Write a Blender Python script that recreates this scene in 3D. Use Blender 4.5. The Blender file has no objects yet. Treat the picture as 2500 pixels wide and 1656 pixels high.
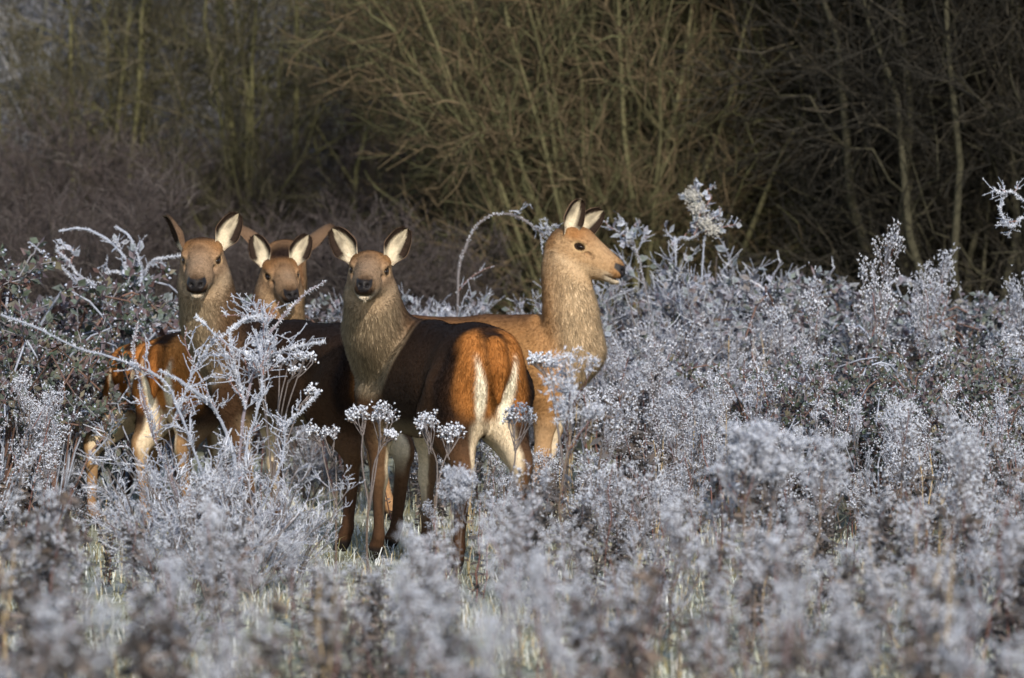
import bpy, math, random
import numpy as np

# ------------------------------------------------------------------ camera, sky, sun, exposure
scene = bpy.context.scene
col = scene.collection
FPX = 11000.0      # focal length in pixels of the 2500 px wide photograph
CAM_H = 1.373      # camera height
HOR = 600.0        # pixel row of the horizon
def P(px, py, d):  # photograph pixel at distance d
    return np.array([(px-1250.0)*d/FPX, d, CAM_H+(HOR-py)*d/FPX])

cam_data = bpy.data.cameras.new('camera')
cam = bpy.data.objects.new('camera', cam_data); col.objects.link(cam)
cam.location = (0, 0, CAM_H)
cam.rotation_euler = (math.radians(90), 0, 0)
cam_data.sensor_width = 36.0
cam_data.lens = FPX/2500.0*36.0
cam_data.shift_y = -(828-HOR)/2500.0
cam_data.clip_end = 2000.0
cam_data.dof.use_dof = True
cam_data.dof.focus_distance = 19.9
cam_data.dof.aperture_fstop = 3.4
cam_data.dof.aperture_blades = 9
scene.camera = cam

SUN_EL = math.radians(28.0)
SUN_AZ = math.radians(13.0)      # to the right of straight behind the camera
world = bpy.data.worlds.new('World'); scene.world = world
world.use_nodes = True
wn = world.node_tree
sky_n = wn.nodes.new('ShaderNodeTexSky')
sky_n.sky_type = 'NISHITA'
sky_n.sun_disc = False
sky_n.sun_elevation = SUN_EL
sdir = np.array([math.sin(SUN_AZ)*math.cos(SUN_EL), -math.cos(SUN_AZ)*math.cos(SUN_EL), math.sin(SUN_EL)])
sky_n.sun_rotation = math.atan2(sdir[0], sdir[1])
wn.links.new(sky_n.outputs['Color'], wn.nodes['Background'].inputs['Color'])
wn.nodes['Background'].inputs['Strength'].default_value = 0.13
sun_d = bpy.data.lights.new('sun', 'SUN')
sun_d.energy = 3.0
sun_d.angle = math.radians(2.0)
sun_d.color = (1.0, 0.91, 0.78)
sun = bpy.data.objects.new('sun', sun_d); col.objects.link(sun)
from mathutils import Vector, Matrix
sun.rotation_euler = Vector((-sdir[0], -sdir[1], -sdir[2])).to_track_quat('-Z', 'Y').to_euler()
sun.location = (6, -8, 12)
scene.view_settings.view_transform = 'Standard'
scene.view_settings.look = 'None'
scene.view_settings.gamma = 1.0
scene.view_settings.use_curve_mapping = False
scene.view_settings.exposure = 0.5
scene.cycles.max_bounces = 3
scene.cycles.diffuse_bounces = 2
scene.cycles.glossy_bounces = 1

# ------------------------------------------------------------------ helpers
RNG = np.random.default_rng(7)
def tag(o, label=None, cat=None, group=None, kind=None):
    if label: o['label'] = label
    if cat: o['category'] = cat
    if group: o['group'] = group
    if kind: o['kind'] = kind
    return o
def empty(name, loc=(0, 0, 0), rz=0.0):
    o = bpy.data.objects.new(name, None); col.objects.link(o)
    o.empty_display_size = 0.2
    o.location = loc; o.rotation_euler = (0, 0, rz)
    return o
def mesh_np(name, V, F, colors=None, normals=None, smooth=False, material=None):
    """V (n,3); F (m,k) array or list of such arrays; colors per vertex (n,3)"""
    Fs = F if isinstance(F, list) else [F]
    Fs = [np.asarray(f, dtype=np.int32) for f in Fs if len(f)]
    me = bpy.data.meshes.new(name)
    nl = sum(f.size for f in Fs); npoly = sum(len(f) for f in Fs)
    me.vertices.add(len(V)); me.loops.add(nl); me.polygons.add(npoly)
    me.vertices.foreach_set('co', np.ascontiguousarray(V, dtype=np.float32).ravel())
    me.loops.foreach_set('vertex_index', np.concatenate([f.ravel() for f in Fs]))
    tot = np.concatenate([np.full(len(f), f.shape[1], dtype=np.int32) for f in Fs])
    start = np.concatenate([[0], np.cumsum(tot)[:-1]]).astype(np.int32)
    me.polygons.foreach_set('loop_start', start)
    me.polygons.foreach_set('loop_total', tot)
    if smooth: me.polygons.foreach_set('use_smooth', np.ones(npoly, dtype=bool))
    if colors is not None:
        a = me.color_attributes.new('tint', 'FLOAT_COLOR', 'POINT')
        c4 = np.ones((len(V), 4), dtype=np.float32); c4[:, :3] = colors
        a.data.foreach_set('color', c4.ravel())
    if normals is not None:
        a = me.attributes.new('lay', 'FLOAT_VECTOR', 'POINT')
        a.data.foreach_set('vector', np.ascontiguousarray(normals, dtype=np.float32).ravel())
    me.update(); 
    if material: me.materials.append(material)
    return me
def obj(name, me, parent=None, loc=None):
    o = bpy.data.objects.new(name, me); col.objects.link(o)
    if parent: o.parent = parent
    if loc is not None: o.location = loc
    return o
def nrm(v): 
    v = np.asarray(v, dtype=float)
    return v/np.maximum(np.linalg.norm(v, axis=-1, keepdims=True), 1e-9)
def sstep(a, b, x):
    t = np.clip((x-a)/(b-a), 0, 1); return t*t*(3-2*t)
def C8(r, g, b):   # sRGB byte triple -> linear
    c = np.array([r, g, b])/255.0
    return np.where(c < .04045, c/12.92, ((c+.055)/1.055)**2.4)

def tubes(L, R, sides=3):
    """L (N,Q,3) polylines, R (N,Q) radii -> verts, quads (tips are closed by tiny radius)"""
    L = np.asarray(L, float); N, Q, _ = L.shape
    T = np.empty_like(L)
    T[:, 1:-1] = L[:, 2:]-L[:, :-2]; T[:, 0] = L[:, 1]-L[:, 0]; T[:, -1] = L[:, -1]-L[:, -2]
    T = nrm(T)
    M = nrm(L[:, -1]-L[:, 0])
    ref = np.where(np.abs(M[:, 2:3]) > .8, np.array([[1., .1, 0]]), np.array([[0., .1, 1.]]))[:, None, :]
    A = nrm(np.cross(T, np.broadcast_to(ref, T.shape))); B = np.cross(T, A)
    ang = np.arange(sides)*2*math.pi/sides
    V = L[:, :, None, :]+R[:, :, None, None]*(A[:, :, None, :]*np.cos(ang)[None, None, :, None]+B[:, :, None, :]*np.sin(ang)[None, None, :, None])
    idx = np.arange(N*Q*sides).reshape(N, Q, sides)
    a = idx[:, :-1, :]; b = idx[:, 1:, :]
    F = np.stack([a, np.roll(a, -1, 2), np.roll(b, -1, 2), b], -1).reshape(-1, 4)
    return V.reshape(-1, 3), F
class Acc:
    """collects vertices, quads, tris and vertex colours for one mesh"""
    def __init__(s): s.V = []; s.Q = []; s.T = []; s.C = []; s.n = 0
    def add(s, V, F, c):
        V = np.asarray(V, float)
        if len(V) == 0: return
        F = np.asarray(F)+s.n
        (s.Q if F.shape[1] == 4 else s.T).append(F)
        c = np.asarray(c, float)
        s.C.append(np.broadcast_to(c, (len(V), 3)) if c.ndim == 1 else c)
        s.V.append(V); s.n += len(V)
    def tube(s, L, R, c, sides=3, cvar=0.0, rng=RNG):
        L = np.asarray(L, float)
        if len(L) == 0: return
        V, F = tubes(L, np.asarray(R, float), sides)
        c = np.asarray(c, float)
        if c.ndim == 2: c = np.repeat(c, L.shape[1]*sides, 0)
        elif cvar: c = np.repeat(c[None]*(1+cvar*rng.uniform(-1, 1, (len(L), 1))), L.shape[1]*sides, 0)
        s.add(V, F, c)
    def build(s, name, material=None, smooth=False):
        F = []
        if s.Q: F.append(np.concatenate(s.Q))
        if s.T: F.append(np.concatenate(s.T))
        return mesh_np(name, np.concatenate(s.V), F, np.concatenate(s.C), smooth=smooth, material=material)

def tint_mat(name, rough=0.8, noise=0.0, nscale=40.0, spec=0.2, lay=False, sheen=0.0, bump=0.0, trans=0.0):
    m = bpy.data.materials.new(name); m.use_nodes = True
    nt = m.node_tree; b = nt.nodes['Principled BSDF']
    b.inputs['Roughness'].default_value = rough
    b.inputs['Specular IOR Level'].default_value = spec
    at = nt.nodes.new('ShaderNodeAttribute'); at.attribute_name = 'tint'
    out = at.outputs['Color']
    if noise > 0:
        tc = nt.nodes.new('ShaderNodeTexCoord')
        nz = nt.nodes.new('ShaderNodeTexNoise'); nz.inputs['Scale'].default_value = nscale; nz.inputs['Detail'].default_value = 4
        nt.links.new(tc.outputs['Object'], nz.inputs['Vector'])
        mr = nt.nodes.new('ShaderNodeMapRange'); mr.inputs[1].default_value = .25; mr.inputs[2].default_value = .75
        mr.inputs[3].default_value = 1-noise; mr.inputs[4].default_value = 1+noise
        nt.links.new(nz.outputs['Fac'], mr.inputs[0])
        mx = nt.nodes.new('ShaderNodeVectorMath'); mx.operation = 'SCALE'
        nt.links.new(out, mx.inputs[0]); nt.links.new(mr.outputs[0], mx.inputs['Scale'])
        out = mx.outputs[0]
        if bump:
            bp = nt.nodes.new('ShaderNodeBump'); bp.inputs['Strength'].default_value = bump; bp.inputs['Distance'].default_value = .01
            nt.links.new(nz.outputs['Fac'], bp.inputs['Height']); nt.links.new(bp.outputs[0], b.inputs['Normal'])
    nt.links.new(out, b.inputs['Base Color'])
    if trans:
        tr = nt.nodes.new('ShaderNodeBsdfTranslucent'); nt.links.new(out, tr.inputs['Color'])
        ms = nt.nodes.new('ShaderNodeMixShader'); ms.inputs[0].default_value = trans
        nt.links.new(b.outputs[0], ms.inputs[1]); nt.links.new(tr.outputs[0], ms.inputs[2])
        nt.links.new(ms.outputs[0], nt.nodes['Material Output'].inputs['Surface'])
    if lay:
        an = nt.nodes.new('ShaderNodeAttribute'); an.attribute_name = 'lay'
        vt = nt.nodes.new('ShaderNodeVectorTransform'); vt.vector_type = 'NORMAL'; vt.convert_from = 'OBJECT'; vt.convert_to = 'WORLD'
        nt.links.new(an.outputs['Vector'], vt.inputs[0]); nt.links.new(vt.outputs[0], b.inputs['Normal'])
        if trans: nt.links.new(vt.outputs[0], tr.inputs['Normal'])
    return m
# ------------------------------------------------------------------ ground
def hill(x, y):
    g = np.clip((y-46.0), 0, None)
    return np.clip(g*.22, 0, 16)*(1+.15*np.sin(x*.11+.7))+.045*np.sin(x*1.3+.4*y)*np.cos(y*.9-.3*x)*np.exp(-((y-20)/25)**2)*np.clip(1-np.abs(y-20.5)/2.5, -1, 1)*0
def ground_z(x, y):
    b = .016*np.sin(2.1*x+1.3*y)+.012*np.sin(5.3*x-3.1*y+1.0)+.008*np.sin(9.7*x+7.9*y)
    return hill(x, y)+b*np.exp(-(np.abs(y-18)/14)**4)
gx = np.concatenate([-np.geomspace(400, 9, 18), np.linspace(-8, 8, 161), np.geomspace(9, 400, 18)])
gy = np.concatenate([-np.geomspace(300, 2, 10), np.linspace(-1, 6, 8), np.linspace(6.2, 34, 200), np.geomspace(35, 600, 34)])
GX, GY = np.meshgrid(gx, gy, indexing='ij')
gv = np.stack([GX, GY, ground_z(GX, GY)], -1).reshape(-1, 3)
gi = np.arange(len(gx)*len(gy)).reshape(len(gx), len(gy))
gf = np.stack([gi[:-1, :-1], gi[1:, :-1], gi[1:, 1:], gi[:-1, 1:]], -1).reshape(-1, 4)
gm = bpy.data.materials.new('frosted_turf'); gm.use_nodes = True
nt = gm.node_tree; bs = nt.nodes['Principled BSDF']; bs.inputs['Roughness'].default_value = .9; bs.inputs['Specular IOR Level'].default_value = .2
tc = nt.nodes.new('ShaderNodeTexCoord')
def noise(scale, detail=5, rough=.6):
    n = nt.nodes.new('ShaderNodeTexNoise'); n.inputs['Scale'].default_value = scale; n.inputs['Detail'].default_value = detail; n.inputs['Roughness'].default_value = rough
    nt.links.new(tc.outputs['Object'], n.inputs['Vector']); return n
def ramp(src, stops):
    r = nt.nodes.new('ShaderNodeValToRGB'); e = r.color_ramp.elements
    while len(e) < len(stops): e.new(.5)
    for el, (p, c_) in zip(e, stops): el.position = p; el.color = (*c_, 1)
    nt.links.new(src, r.inputs['Fac']); return r
def mixn(fac, a, b):
    m = nt.nodes.new('ShaderNodeMix'); m.data_type = 'RGBA'
    nt.links.new(fac, m.inputs['Factor']); nt.links.new(a, m.inputs['A']); nt.links.new(b, m.inputs['B']); return m.outputs['Result']
r1 = ramp(noise(1.6).outputs['Fac'], [(.30, (.06, .052, .035)), (.45, (.22, .235, .16)), (.60, (.46, .50, .42)), (.8, (.62, .66, .64))])
r2 = ramp(noise(26, 6, .7).outputs['Fac'], [(.3, (.10, .085, .05)), (.5, (.34, .33, .22)), (.68, (.70, .72, .70))])
n3 = ramp(noise(5).outputs['Fac'], [(.35, (.2,)*3), (.7, (.8,)*3)])
nt.links.new(mixn(n3.outputs['Color'], r1.outputs['Color'], r2.outputs['Color']), bs.inputs['Base Color'])
bp = nt.nodes.new('ShaderNodeBump'); bp.inputs['Strength'].default_value = .8; bp.inputs['Distance'].default_value = .03
nt.links.new(noise(40, 6, .7).outputs['Fac'], bp.inputs['Height']); nt.links.new(bp.outputs[0], bs.inputs['Normal'])
tag(obj('ground', mesh_np('ground', gv, gf, smooth=True, material=gm)), kind='structure')

# ------------------------------------------------------------------ branching helper
def spawn(rng, par, per, t0, t1, l0, l1, ang, up, Q=4, bend=0.0, wig=.05, taper_len=True, plen=None):
    """children polylines grown from parent polylines (N,Qp,3)"""
    N, Qp, _ = par.shape
    idx = np.repeat(np.arange(N), per); M = len(idx)
    t = rng.uniform(t0, t1, M); f = t*(Qp-1); i = np.minimum(f.astype(int), Qp-2); fr = (f-i)[:, None]
    p = par[idx, i]*(1-fr)+par[idx, i+1]*fr; tan = nrm(par[idx, i+1]-par[idx, i])
    perp = nrm(np.cross(tan, rng.normal(0, 1, (M, 3))))
    a = rng.normal(ang, ang*.3, M)[:, None]
    d = nrm(tan*np.cos(a)+perp*np.sin(a)+np.array([0, 0, 1.0])*up)
    L = rng.uniform(l0, l1, M)
    if taper_len: L = L*(1.15-.6*t)
    s = np.linspace(0, 1, Q)
    pts = p[:, None, :]+d[:, None, :]*(s[None, :, None]*L[:, None, None])
    pts[:, :, 2] += bend*(s**2)[None]*L[:, None]
    w = rng.normal(0, wig, (M, Q, 3))*L[:, None, None]*np.minimum(s*2, 1)[None, :, None]
    return pts+w, t
MAT_BARK = tint_mat('winter_bark', rough=.9, noise=.35, nscale=30, spec=.1)
MAT_STALK = tint_mat('frosted_stalk', rough=.8, noise=.3, nscale=120, spec=.2)
MAT_FROST = tint_mat('hoar_frost', rough=.55, noise=.10, nscale=150, spec=.35)
MAT_LEAF = tint_mat('frosted_leaf', rough=.7, noise=.3, nscale=90, spec=.3)

def colr_var(rng, base, n, v=.3, alt=None, pa=0.0):
    c = np.asarray(base)[None]*(1+v*rng.uniform(-1, 1, (n, 1)))
    if alt is not None: m = rng.random(n) < pa; c[m] = np.asarray(alt)*(1+v*rng.uniform(-1, 1, (m.sum(), 1)))
    return c
def make_shrub(name, seed, stems, H, spread, tint, twig, per=(9, 7, 6), r0=.03, lean=(0, 0), curl=0.0, alt=None, pa=.2, up=.12, straight=.05, frost=None, rt=.0034, l1=.30, ang=.6, t0=.15):
    """a bare multi-stemmed shrub: meshes for stems and for the twig crown"""
    rng = np.random.default_rng(seed)
    Q = 8; s = np.linspace(0, 1, Q)
    az = rng.uniform(0, 2*math.pi, stems); sp = np.abs(rng.normal(.75, .35, stems))*spread
    tip = np.stack([np.cos(az)*sp+lean[0], np.sin(az)*sp*.6+lean[1], np.ones(stems)*H*rng.uniform(.7, 1.05, stems)], 1)
    base = np.stack([np.cos(az), np.sin(az), 0*az], 1)*rng.uniform(.03, .22, stems)[:, None]
    st = base[:, None]+(tip-base)[:, None]*np.stack([s**1.15, s**1.15, s], 1)[None]
    st[:, :, 2] -= curl*(s**3)[None]*np.linalg.norm(tip[:, :2], axis=1)[:, None]
    wob = np.cumsum(rng.normal(0, straight*H/Q, (stems, Q, 3)), 1); st += wob*np.minimum(s*3, 1)[None, :, None]*np.array([1, 1, .3])
    rs = r0*rng.uniform(.5, 1.25, stems)[:, None]*(1-.8*s)[None]
    A = Acc(); A.tube(st, rs, colr_var(rng, tint, stems, .25), 6)
    B = Acc()
    L1, _ = spawn(rng, st, per[0], t0, .97, l1*.5*H, l1*1.1*H, ang, up, 6, -curl*.2, .07)
    B.tube(L1, np.linspace(r0*.30, r0*.10, 6)[None]*rng.uniform(.6, 1.2, (len(L1), 1)), colr_var(rng, np.asarray(tint)*.9+np.asarray(twig)*.1, len(L1), .3), 4)
    L2, _ = spawn(rng, L1, per[1], .12, 1, l1*.28*H, l1*.66*H, .75, up*.7, 5, -curl*.2, .08)
    B.tube(L2, np.linspace(rt*1.5, rt*.8, 5)[None]*rng.uniform(.7, 1.3, (len(L2), 1)), colr_var(rng, twig, len(L2), .35, alt, pa), 3)
    L3, _ = spawn(rng, L2, per[2], .1, 1, l1*.13*H, l1*.34*H, .6, up*.5, 3, 0, .06)
    B.tube(L3, np.linspace(rt*.9, rt*.45, 3)[None]*rng.uniform(.7, 1.3, (len(L3), 1)), colr_var(rng, twig if frost is None else frost, len(L3), .35, alt, pa), 3)
    return A.build(name+'_stems', MAT_BARK, True), B.build(name+'_twigs', MAT_BARK), float(max(v[:, 2].max() for v in B.V))
def place(kind, meshes, partnames, loc, rz, sc, label, cat, group, kinds=(None, None)):
    r = empty(kind, loc, rz); r.scale = (sc, sc, sc) if np.isscalar(sc) else sc
    for me, pn, kd in zip(meshes, partnames, kinds):
        o = obj(pn, me, r)
        if kd: o['kind'] = kd
    tag(r, label, cat, group); return r
SHR = {}
SHR['purple'] = [make_shrub('purple_thicket', 100+i, 24, 3.0, .95, (.058, .050, .044), (.074, .061, .060), (8, 6, 5), .017, alt=(.13, .115, .11), pa=.18, rt=.0036, ang=.5, up=.15, t0=.05) for i in range(3)]
SHR['grey'] = [make_shrub('grey_tree', 110+i, 7, 6.0, 1.7, (.15, .145, .115), (.235, .235, .25), (12, 8, 6), .045, alt=(.42, .43, .48), pa=.35, rt=.006, l1=.34, ang=.8, t0=.03, straight=.09) for i in range(3)]
SHR['golden'] = [make_shrub('golden_willow', 120+i, 20, 5.4, 2.1, (.098, .092, .050), (.115, .088, .054), (9, 7, 5), .028, curl=.20, alt=(.085, .085, .045), pa=.4, rt=.0042, l1=.30, ang=.6, t0=.06, lean=(-.5, 0), straight=.085) for i in range(2)]
SHR['olive'] = [make_shrub('olive_coppice', 130+i, 10, 5.6, .9, (.115, .110, .055), (.078, .072, .045), (10, 8, 6), .040, alt=(.12, .105, .07), pa=.25, rt=.004, l1=.32, ang=.85, straight=.10, t0=.05) for i in range(3)]
SHR['dark'] = [make_shrub('shade_tinted_tree', 140+i, 8, 5.6, 1.2, (.050, .047, .032), (.027, .025, .021), (11, 8, 6), .045, alt=(.05, .044, .034), pa=.2, rt=.0048, l1=.34, ang=.9, straight=.11, t0=.04) for i in range(2)]  # shade of the right-hand wood is put into these dark bark colours
LAB = {'purple': ('bare_thicket', 'low dark purple brown thicket of bare twigs close behind the brambles', 'thicket', 'purple brown thickets close behind the brambles'),
       'purple2': ('bare_thicket', 'taller purple brown thicket at the foot of the grey trees', 'thicket', 'taller thickets at the foot of the grey trees'),
       'grey2': ('bare_tree', 'distant grey frosted tree on the slope behind the wood', 'tree', 'distant grey trees on the slope'),
       'olive2': ('coppiced_tree', 'slim mossy olive tree rising from the purple thickets', 'tree', 'slim mossy trees among the purple thickets'),
       'dark2': ('shade_tinted_tree', 'shade-tinted bare tree deep in the wood behind the mossy trees', 'tree', 'shade-tinted trees deep in the wood'),
       'grey': ('bare_tree', 'pale grey frosted bare tree far behind the purple thickets', 'tree', 'grey frosted trees beyond the thickets'),
       'golden': ('willow_bush', 'golden brown willow bush with arching bare stems', 'bush', 'golden willow bushes'),
       'olive': ('coppiced_tree', 'mossy olive many stemmed bare tree beside the golden willow', 'tree', 'mossy olive trees in the wood edge'),
       'dark': ('shade_tinted_tree', 'shade-tinted bare tree in the shady wood behind the tall frosted weeds', 'tree', 'shade-tinted trees of the shady wood')}
prng = np.random.default_rng(5)
def back(kind, px, d, h, rz=None, i=None):
    k = LAB[kind]; ms = SHR[kind.rstrip('2')]
    i = prng.integers(len(ms)) if i is None else i
    x = (px-1250)*d/FPX; sc = h/ms[i][2]
    return place(k[0], ms[i][:2], ('trunk', 'crown'), (x, d, float(ground_z(np.array(x), np.array(d)))-.03), prng.uniform(0, 6.28) if rz is None else rz, (max(sc, .62),)*2+(sc,), k[1], k[2], k[3])
for px in np.arange(-350, 1010, 135): back('purple', px+prng.normal(0, 25), prng.uniform(28.5, 31), prng.uniform(1.6, 2.2))
for px in np.arange(-350, 1250, 150): back('purple2', px+prng.normal(0, 25), prng.uniform(33, 36), prng.uniform(2.1, 2.9))
for px in np.arange(-300, 1300, 118): back('grey', px+prng.normal(0, 30), prng.uniform(36.5, 41), prng.uniform(4.5, 6))
for px in np.arange(-350, 2900, 170): back('grey2', px+prng.normal(0, 30), prng.uniform(45, 52), prng.uniform(5.5, 8))
for px, d, h, rz, i in ((1500, 30.3, 5.6, .1, 0), (1380, 33.5, 5.2, -.2, 1), (1660, 32.5, 5.5, 2.6, 1)):
    g_ = back('golden', px, d, h, rz, i); g_['label'] = {1500: 'wide golden brown willow bush fanning out behind the tawny deer', 1380: 'second golden willow bush just behind the wide fanning one', 1660: 'golden willow bush leaning over beside the mossy olive trees'}[px]
for px, d in ((1500, 33), (1660, 31.2), (1790, 33.5), (1900, 31.5), (2010, 34), (1600, 36), (1380, 37), (1750, 37.5), (1080, 36.5), (1240, 38.5), (2120, 36.5), (640, 34.5), (250, 35)): back('olive' if px > 1200 else 'olive2', px, d, prng.uniform(5, 6.5))
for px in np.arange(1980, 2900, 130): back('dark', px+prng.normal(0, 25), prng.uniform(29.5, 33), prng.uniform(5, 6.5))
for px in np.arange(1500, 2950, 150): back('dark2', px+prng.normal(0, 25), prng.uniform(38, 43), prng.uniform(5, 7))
# ------------------------------------------------------------------ deer
MAT_COAT = tint_mat('deer_coat', rough=.85, noise=.22, nscale=70, spec=.15, bump=.25)
MAT_FUR = tint_mat('deer_fur', rough=.8, spec=.10, lay=True, trans=.38)
MAT_EAR = tint_mat('deer_ear', rough=.85, noise=.15, nscale=90, spec=.1)
MAT_NOSE = tint_mat('deer_nose', rough=.5, noise=.3, nscale=160, spec=.22, bump=.3)
MAT_EYE = bpy.data.materials.new('deer_eye'); MAT_EYE.use_nodes = True
_b = MAT_EYE.node_tree.nodes['Principled BSDF']
_b.inputs['Base Color'].default_value = (.012, .007, .004, 1); _b.inputs['Roughness'].default_value = .12
_b.inputs['Specular IOR Level'].default_value = .3

class Field:
    def __init__(s, xs, ys, zs):
        s.ax = (xs, ys, zs)
        s.F = np.full((len(xs), len(ys), len(zs)), .5, dtype=np.float32)
    def _sub(s, lo, hi):
        sl = []
        for a, l, h in zip(s.ax, lo, hi):
            i0 = max(0, np.searchsorted(a, l)-1); i1 = min(len(a), np.searchsorted(a, h)+1)
            if i1 <= i0: return None
            sl.append(slice(i0, i1))
        X, Y, Z = (s.ax[0][sl[0]][:, None, None], s.ax[1][sl[1]][None, :, None], s.ax[2][sl[2]][None, None, :])
        return tuple(sl), X, Y, Z
    def _mix(s, sl, d, k, carve=False):
        a = s.F[sl]
        if carve:
            b = -d; h = np.maximum(k-np.abs(a-b), 0)/k
            s.F[sl] = np.maximum(a, b)+h*h*k*.25
        else:
            h = np.maximum(k-np.abs(a-d), 0)/k
            s.F[sl] = np.minimum(a, d)-h*h*k*.25
    def ell(s, c, r, k=.05, R=None, carve=False):
        c = np.asarray(c, float); r = np.asarray(r, float); m = (r.max() if R is not None else r)+k+.12
        q = s._sub(c-m, c+m)
        if q is None: return
        sl, X, Y, Z = q
        X = (X-c[0]).astype(np.float32); Y = (Y-c[1]).astype(np.float32); Z = (Z-c[2]).astype(np.float32)
        if R is not None:   # columns of R are the ellipsoid axes
            u = [X*R[0, i]+Y*R[1, i]+Z*R[2, i] for i in range(3)]
        else: u = [X, Y, Z]
        k0 = np.sqrt(sum((u[i]/r[i])**2 for i in range(3))); k1 = np.sqrt(sum((u[i]/r[i]**2)**2 for i in range(3)))+1e-6
        s._mix(sl, k0*(k0-1)/k1, k, carve)
    def cone(s, a, b, ra, rb, k=.04, flat=None, ff=1.0):
        a = np.asarray(a, float); b = np.asarray(b, float); m = max(ra, rb)*max(1, ff)+k+.09
        q = s._sub(np.minimum(a, b)-m, np.maximum(a, b)+m)
        if q is None: return
        sl, X, Y, Z = q; ab = b-a; L2 = ab@ab
        X = (X-a[0]).astype(np.float32); Y = (Y-a[1]).astype(np.float32); Z = (Z-a[2]).astype(np.float32)
        t = np.clip((X*ab[0]+Y*ab[1]+Z*ab[2])/L2, 0, 1)
        dx = X-t*ab[0]; dy = Y-t*ab[1]; dz = Z-t*ab[2]
        d2 = dx*dx+dy*dy+dz*dz
        if flat is not None:
            n = dx*flat[0]+dy*flat[1]+dz*flat[2]
            d2 = d2-n*n+(n/ff)**2
        s._mix(sl, np.sqrt(d2)-(ra+(rb-ra)*t), k)
    def mesh(s):
        F = s.F; ins = F < 0
        cnt = np.zeros(tuple(n-1 for n in F.shape), dtype=np.int8)
        for i in (0, 1):
            for j in (0, 1):
                for k in (0, 1):
                    cnt += ins[i:F.shape[0]-1+i, j:F.shape[1]-1+j, k:F.shape[2]-1+k]
        act = (cnt > 0) & (cnt < 8)
        I, J, K = np.nonzero(act)
        vid = np.full(act.shape, -1, dtype=np.int32); vid[I, J, K] = np.arange(len(I))
        acc = np.zeros((len(I), 3)); num = np.zeros(len(I))
        cor = [(i, j, k) for i in (0, 1) for j in (0, 1) for k in (0, 1)]
        for a in cor:
            for ax in range(3):
                if a[ax]: continue
                b = list(a); b[ax] = 1
                fa = F[I+a[0], J+a[1], K+a[2]]; fb = F[I+b[0], J+b[1], K+b[2]]
                m = (fa < 0) != (fb < 0)
                t = np.where(m, fa/np.where(m, fa-fb, 1), 0)
                pa = np.stack([s.ax[0][I+a[0]], s.ax[1][J+a[1]], s.ax[2][K+a[2]]], -1)
                pb = np.stack([s.ax[0][I+b[0]], s.ax[1][J+b[1]], s.ax[2][K+b[2]]], -1)
                acc += np.where(m[:, None], pa+(pb-pa)*t[:, None], 0); num += m
        V = acc/num[:, None]
        Q = []
        for ax in range(3):
            sl0 = [slice(None)]*3; sl1 = [slice(None)]*3
            sl0[ax] = slice(0, -1); sl1[ax] = slice(1, None)
            A = ins[tuple(sl0)]; B = ins[tuple(sl1)]
            o1, o2 = [(1, 2), (2, 0), (0, 1)][ax]
            for flip in (False, True):
                e = np.argwhere(A & ~B if not flip else ~A & B)
                if not len(e): continue
                ok = np.all([(e[:, o] > 0) & (e[:, o] < F.shape[o]-1) for o in (o1, o2)], axis=0); e = e[ok]
                def at(d1, d2):
                    c = e.copy(); c[:, o1] -= d1; c[:, o2] -= d2
                    return vid[c[:, 0], c[:, 1], c[:, 2]]
                q = np.stack([at(1, 1), at(0, 1), at(0, 0), at(1, 0)], -1)
                Q.append(q[:, ::-1] if flip else q)
        Q = np.concatenate(Q)
        return V, Q

def axis_lines(lo, hi, flo, fhi, coarse, fine):
    out = [lo]
    while out[-1] < hi:
        q = out[-1]; dist = max(flo-q, q-fhi, 0.0)
        out.append(q+min(coarse, fine+.10*dist))
    return np.array(out)

def lap(V, Q, it=2, f=.5):
    E = np.concatenate([Q[:, [0, 1]], Q[:, [1, 2]], Q[:, [2, 3]], Q[:, [3, 0]]])
    n = len(V); deg = np.bincount(E.ravel(), minlength=n)[:, None]
    for _ in range(it):
        S = np.zeros_like(V)
        for c in range(3):
            S[:, c] = np.bincount(E[:, 0], V[E[:, 1], c], n)+np.bincount(E[:, 1], V[E[:, 0], c], n)
        V = V+f*(S/deg-V)
    return V
def vnormals(V, Q):
    fn = np.cross(V[Q[:, 2]]-V[Q[:, 0]], V[Q[:, 3]]-V[Q[:, 1]])
    N = np.zeros_like(V)
    for i in range(4):
        for c in range(3): N[:, c] += np.bincount(Q[:, i], fn[:, c], len(V))
    return nrm(N), np.linalg.norm(fn, axis=1)*.5

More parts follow.
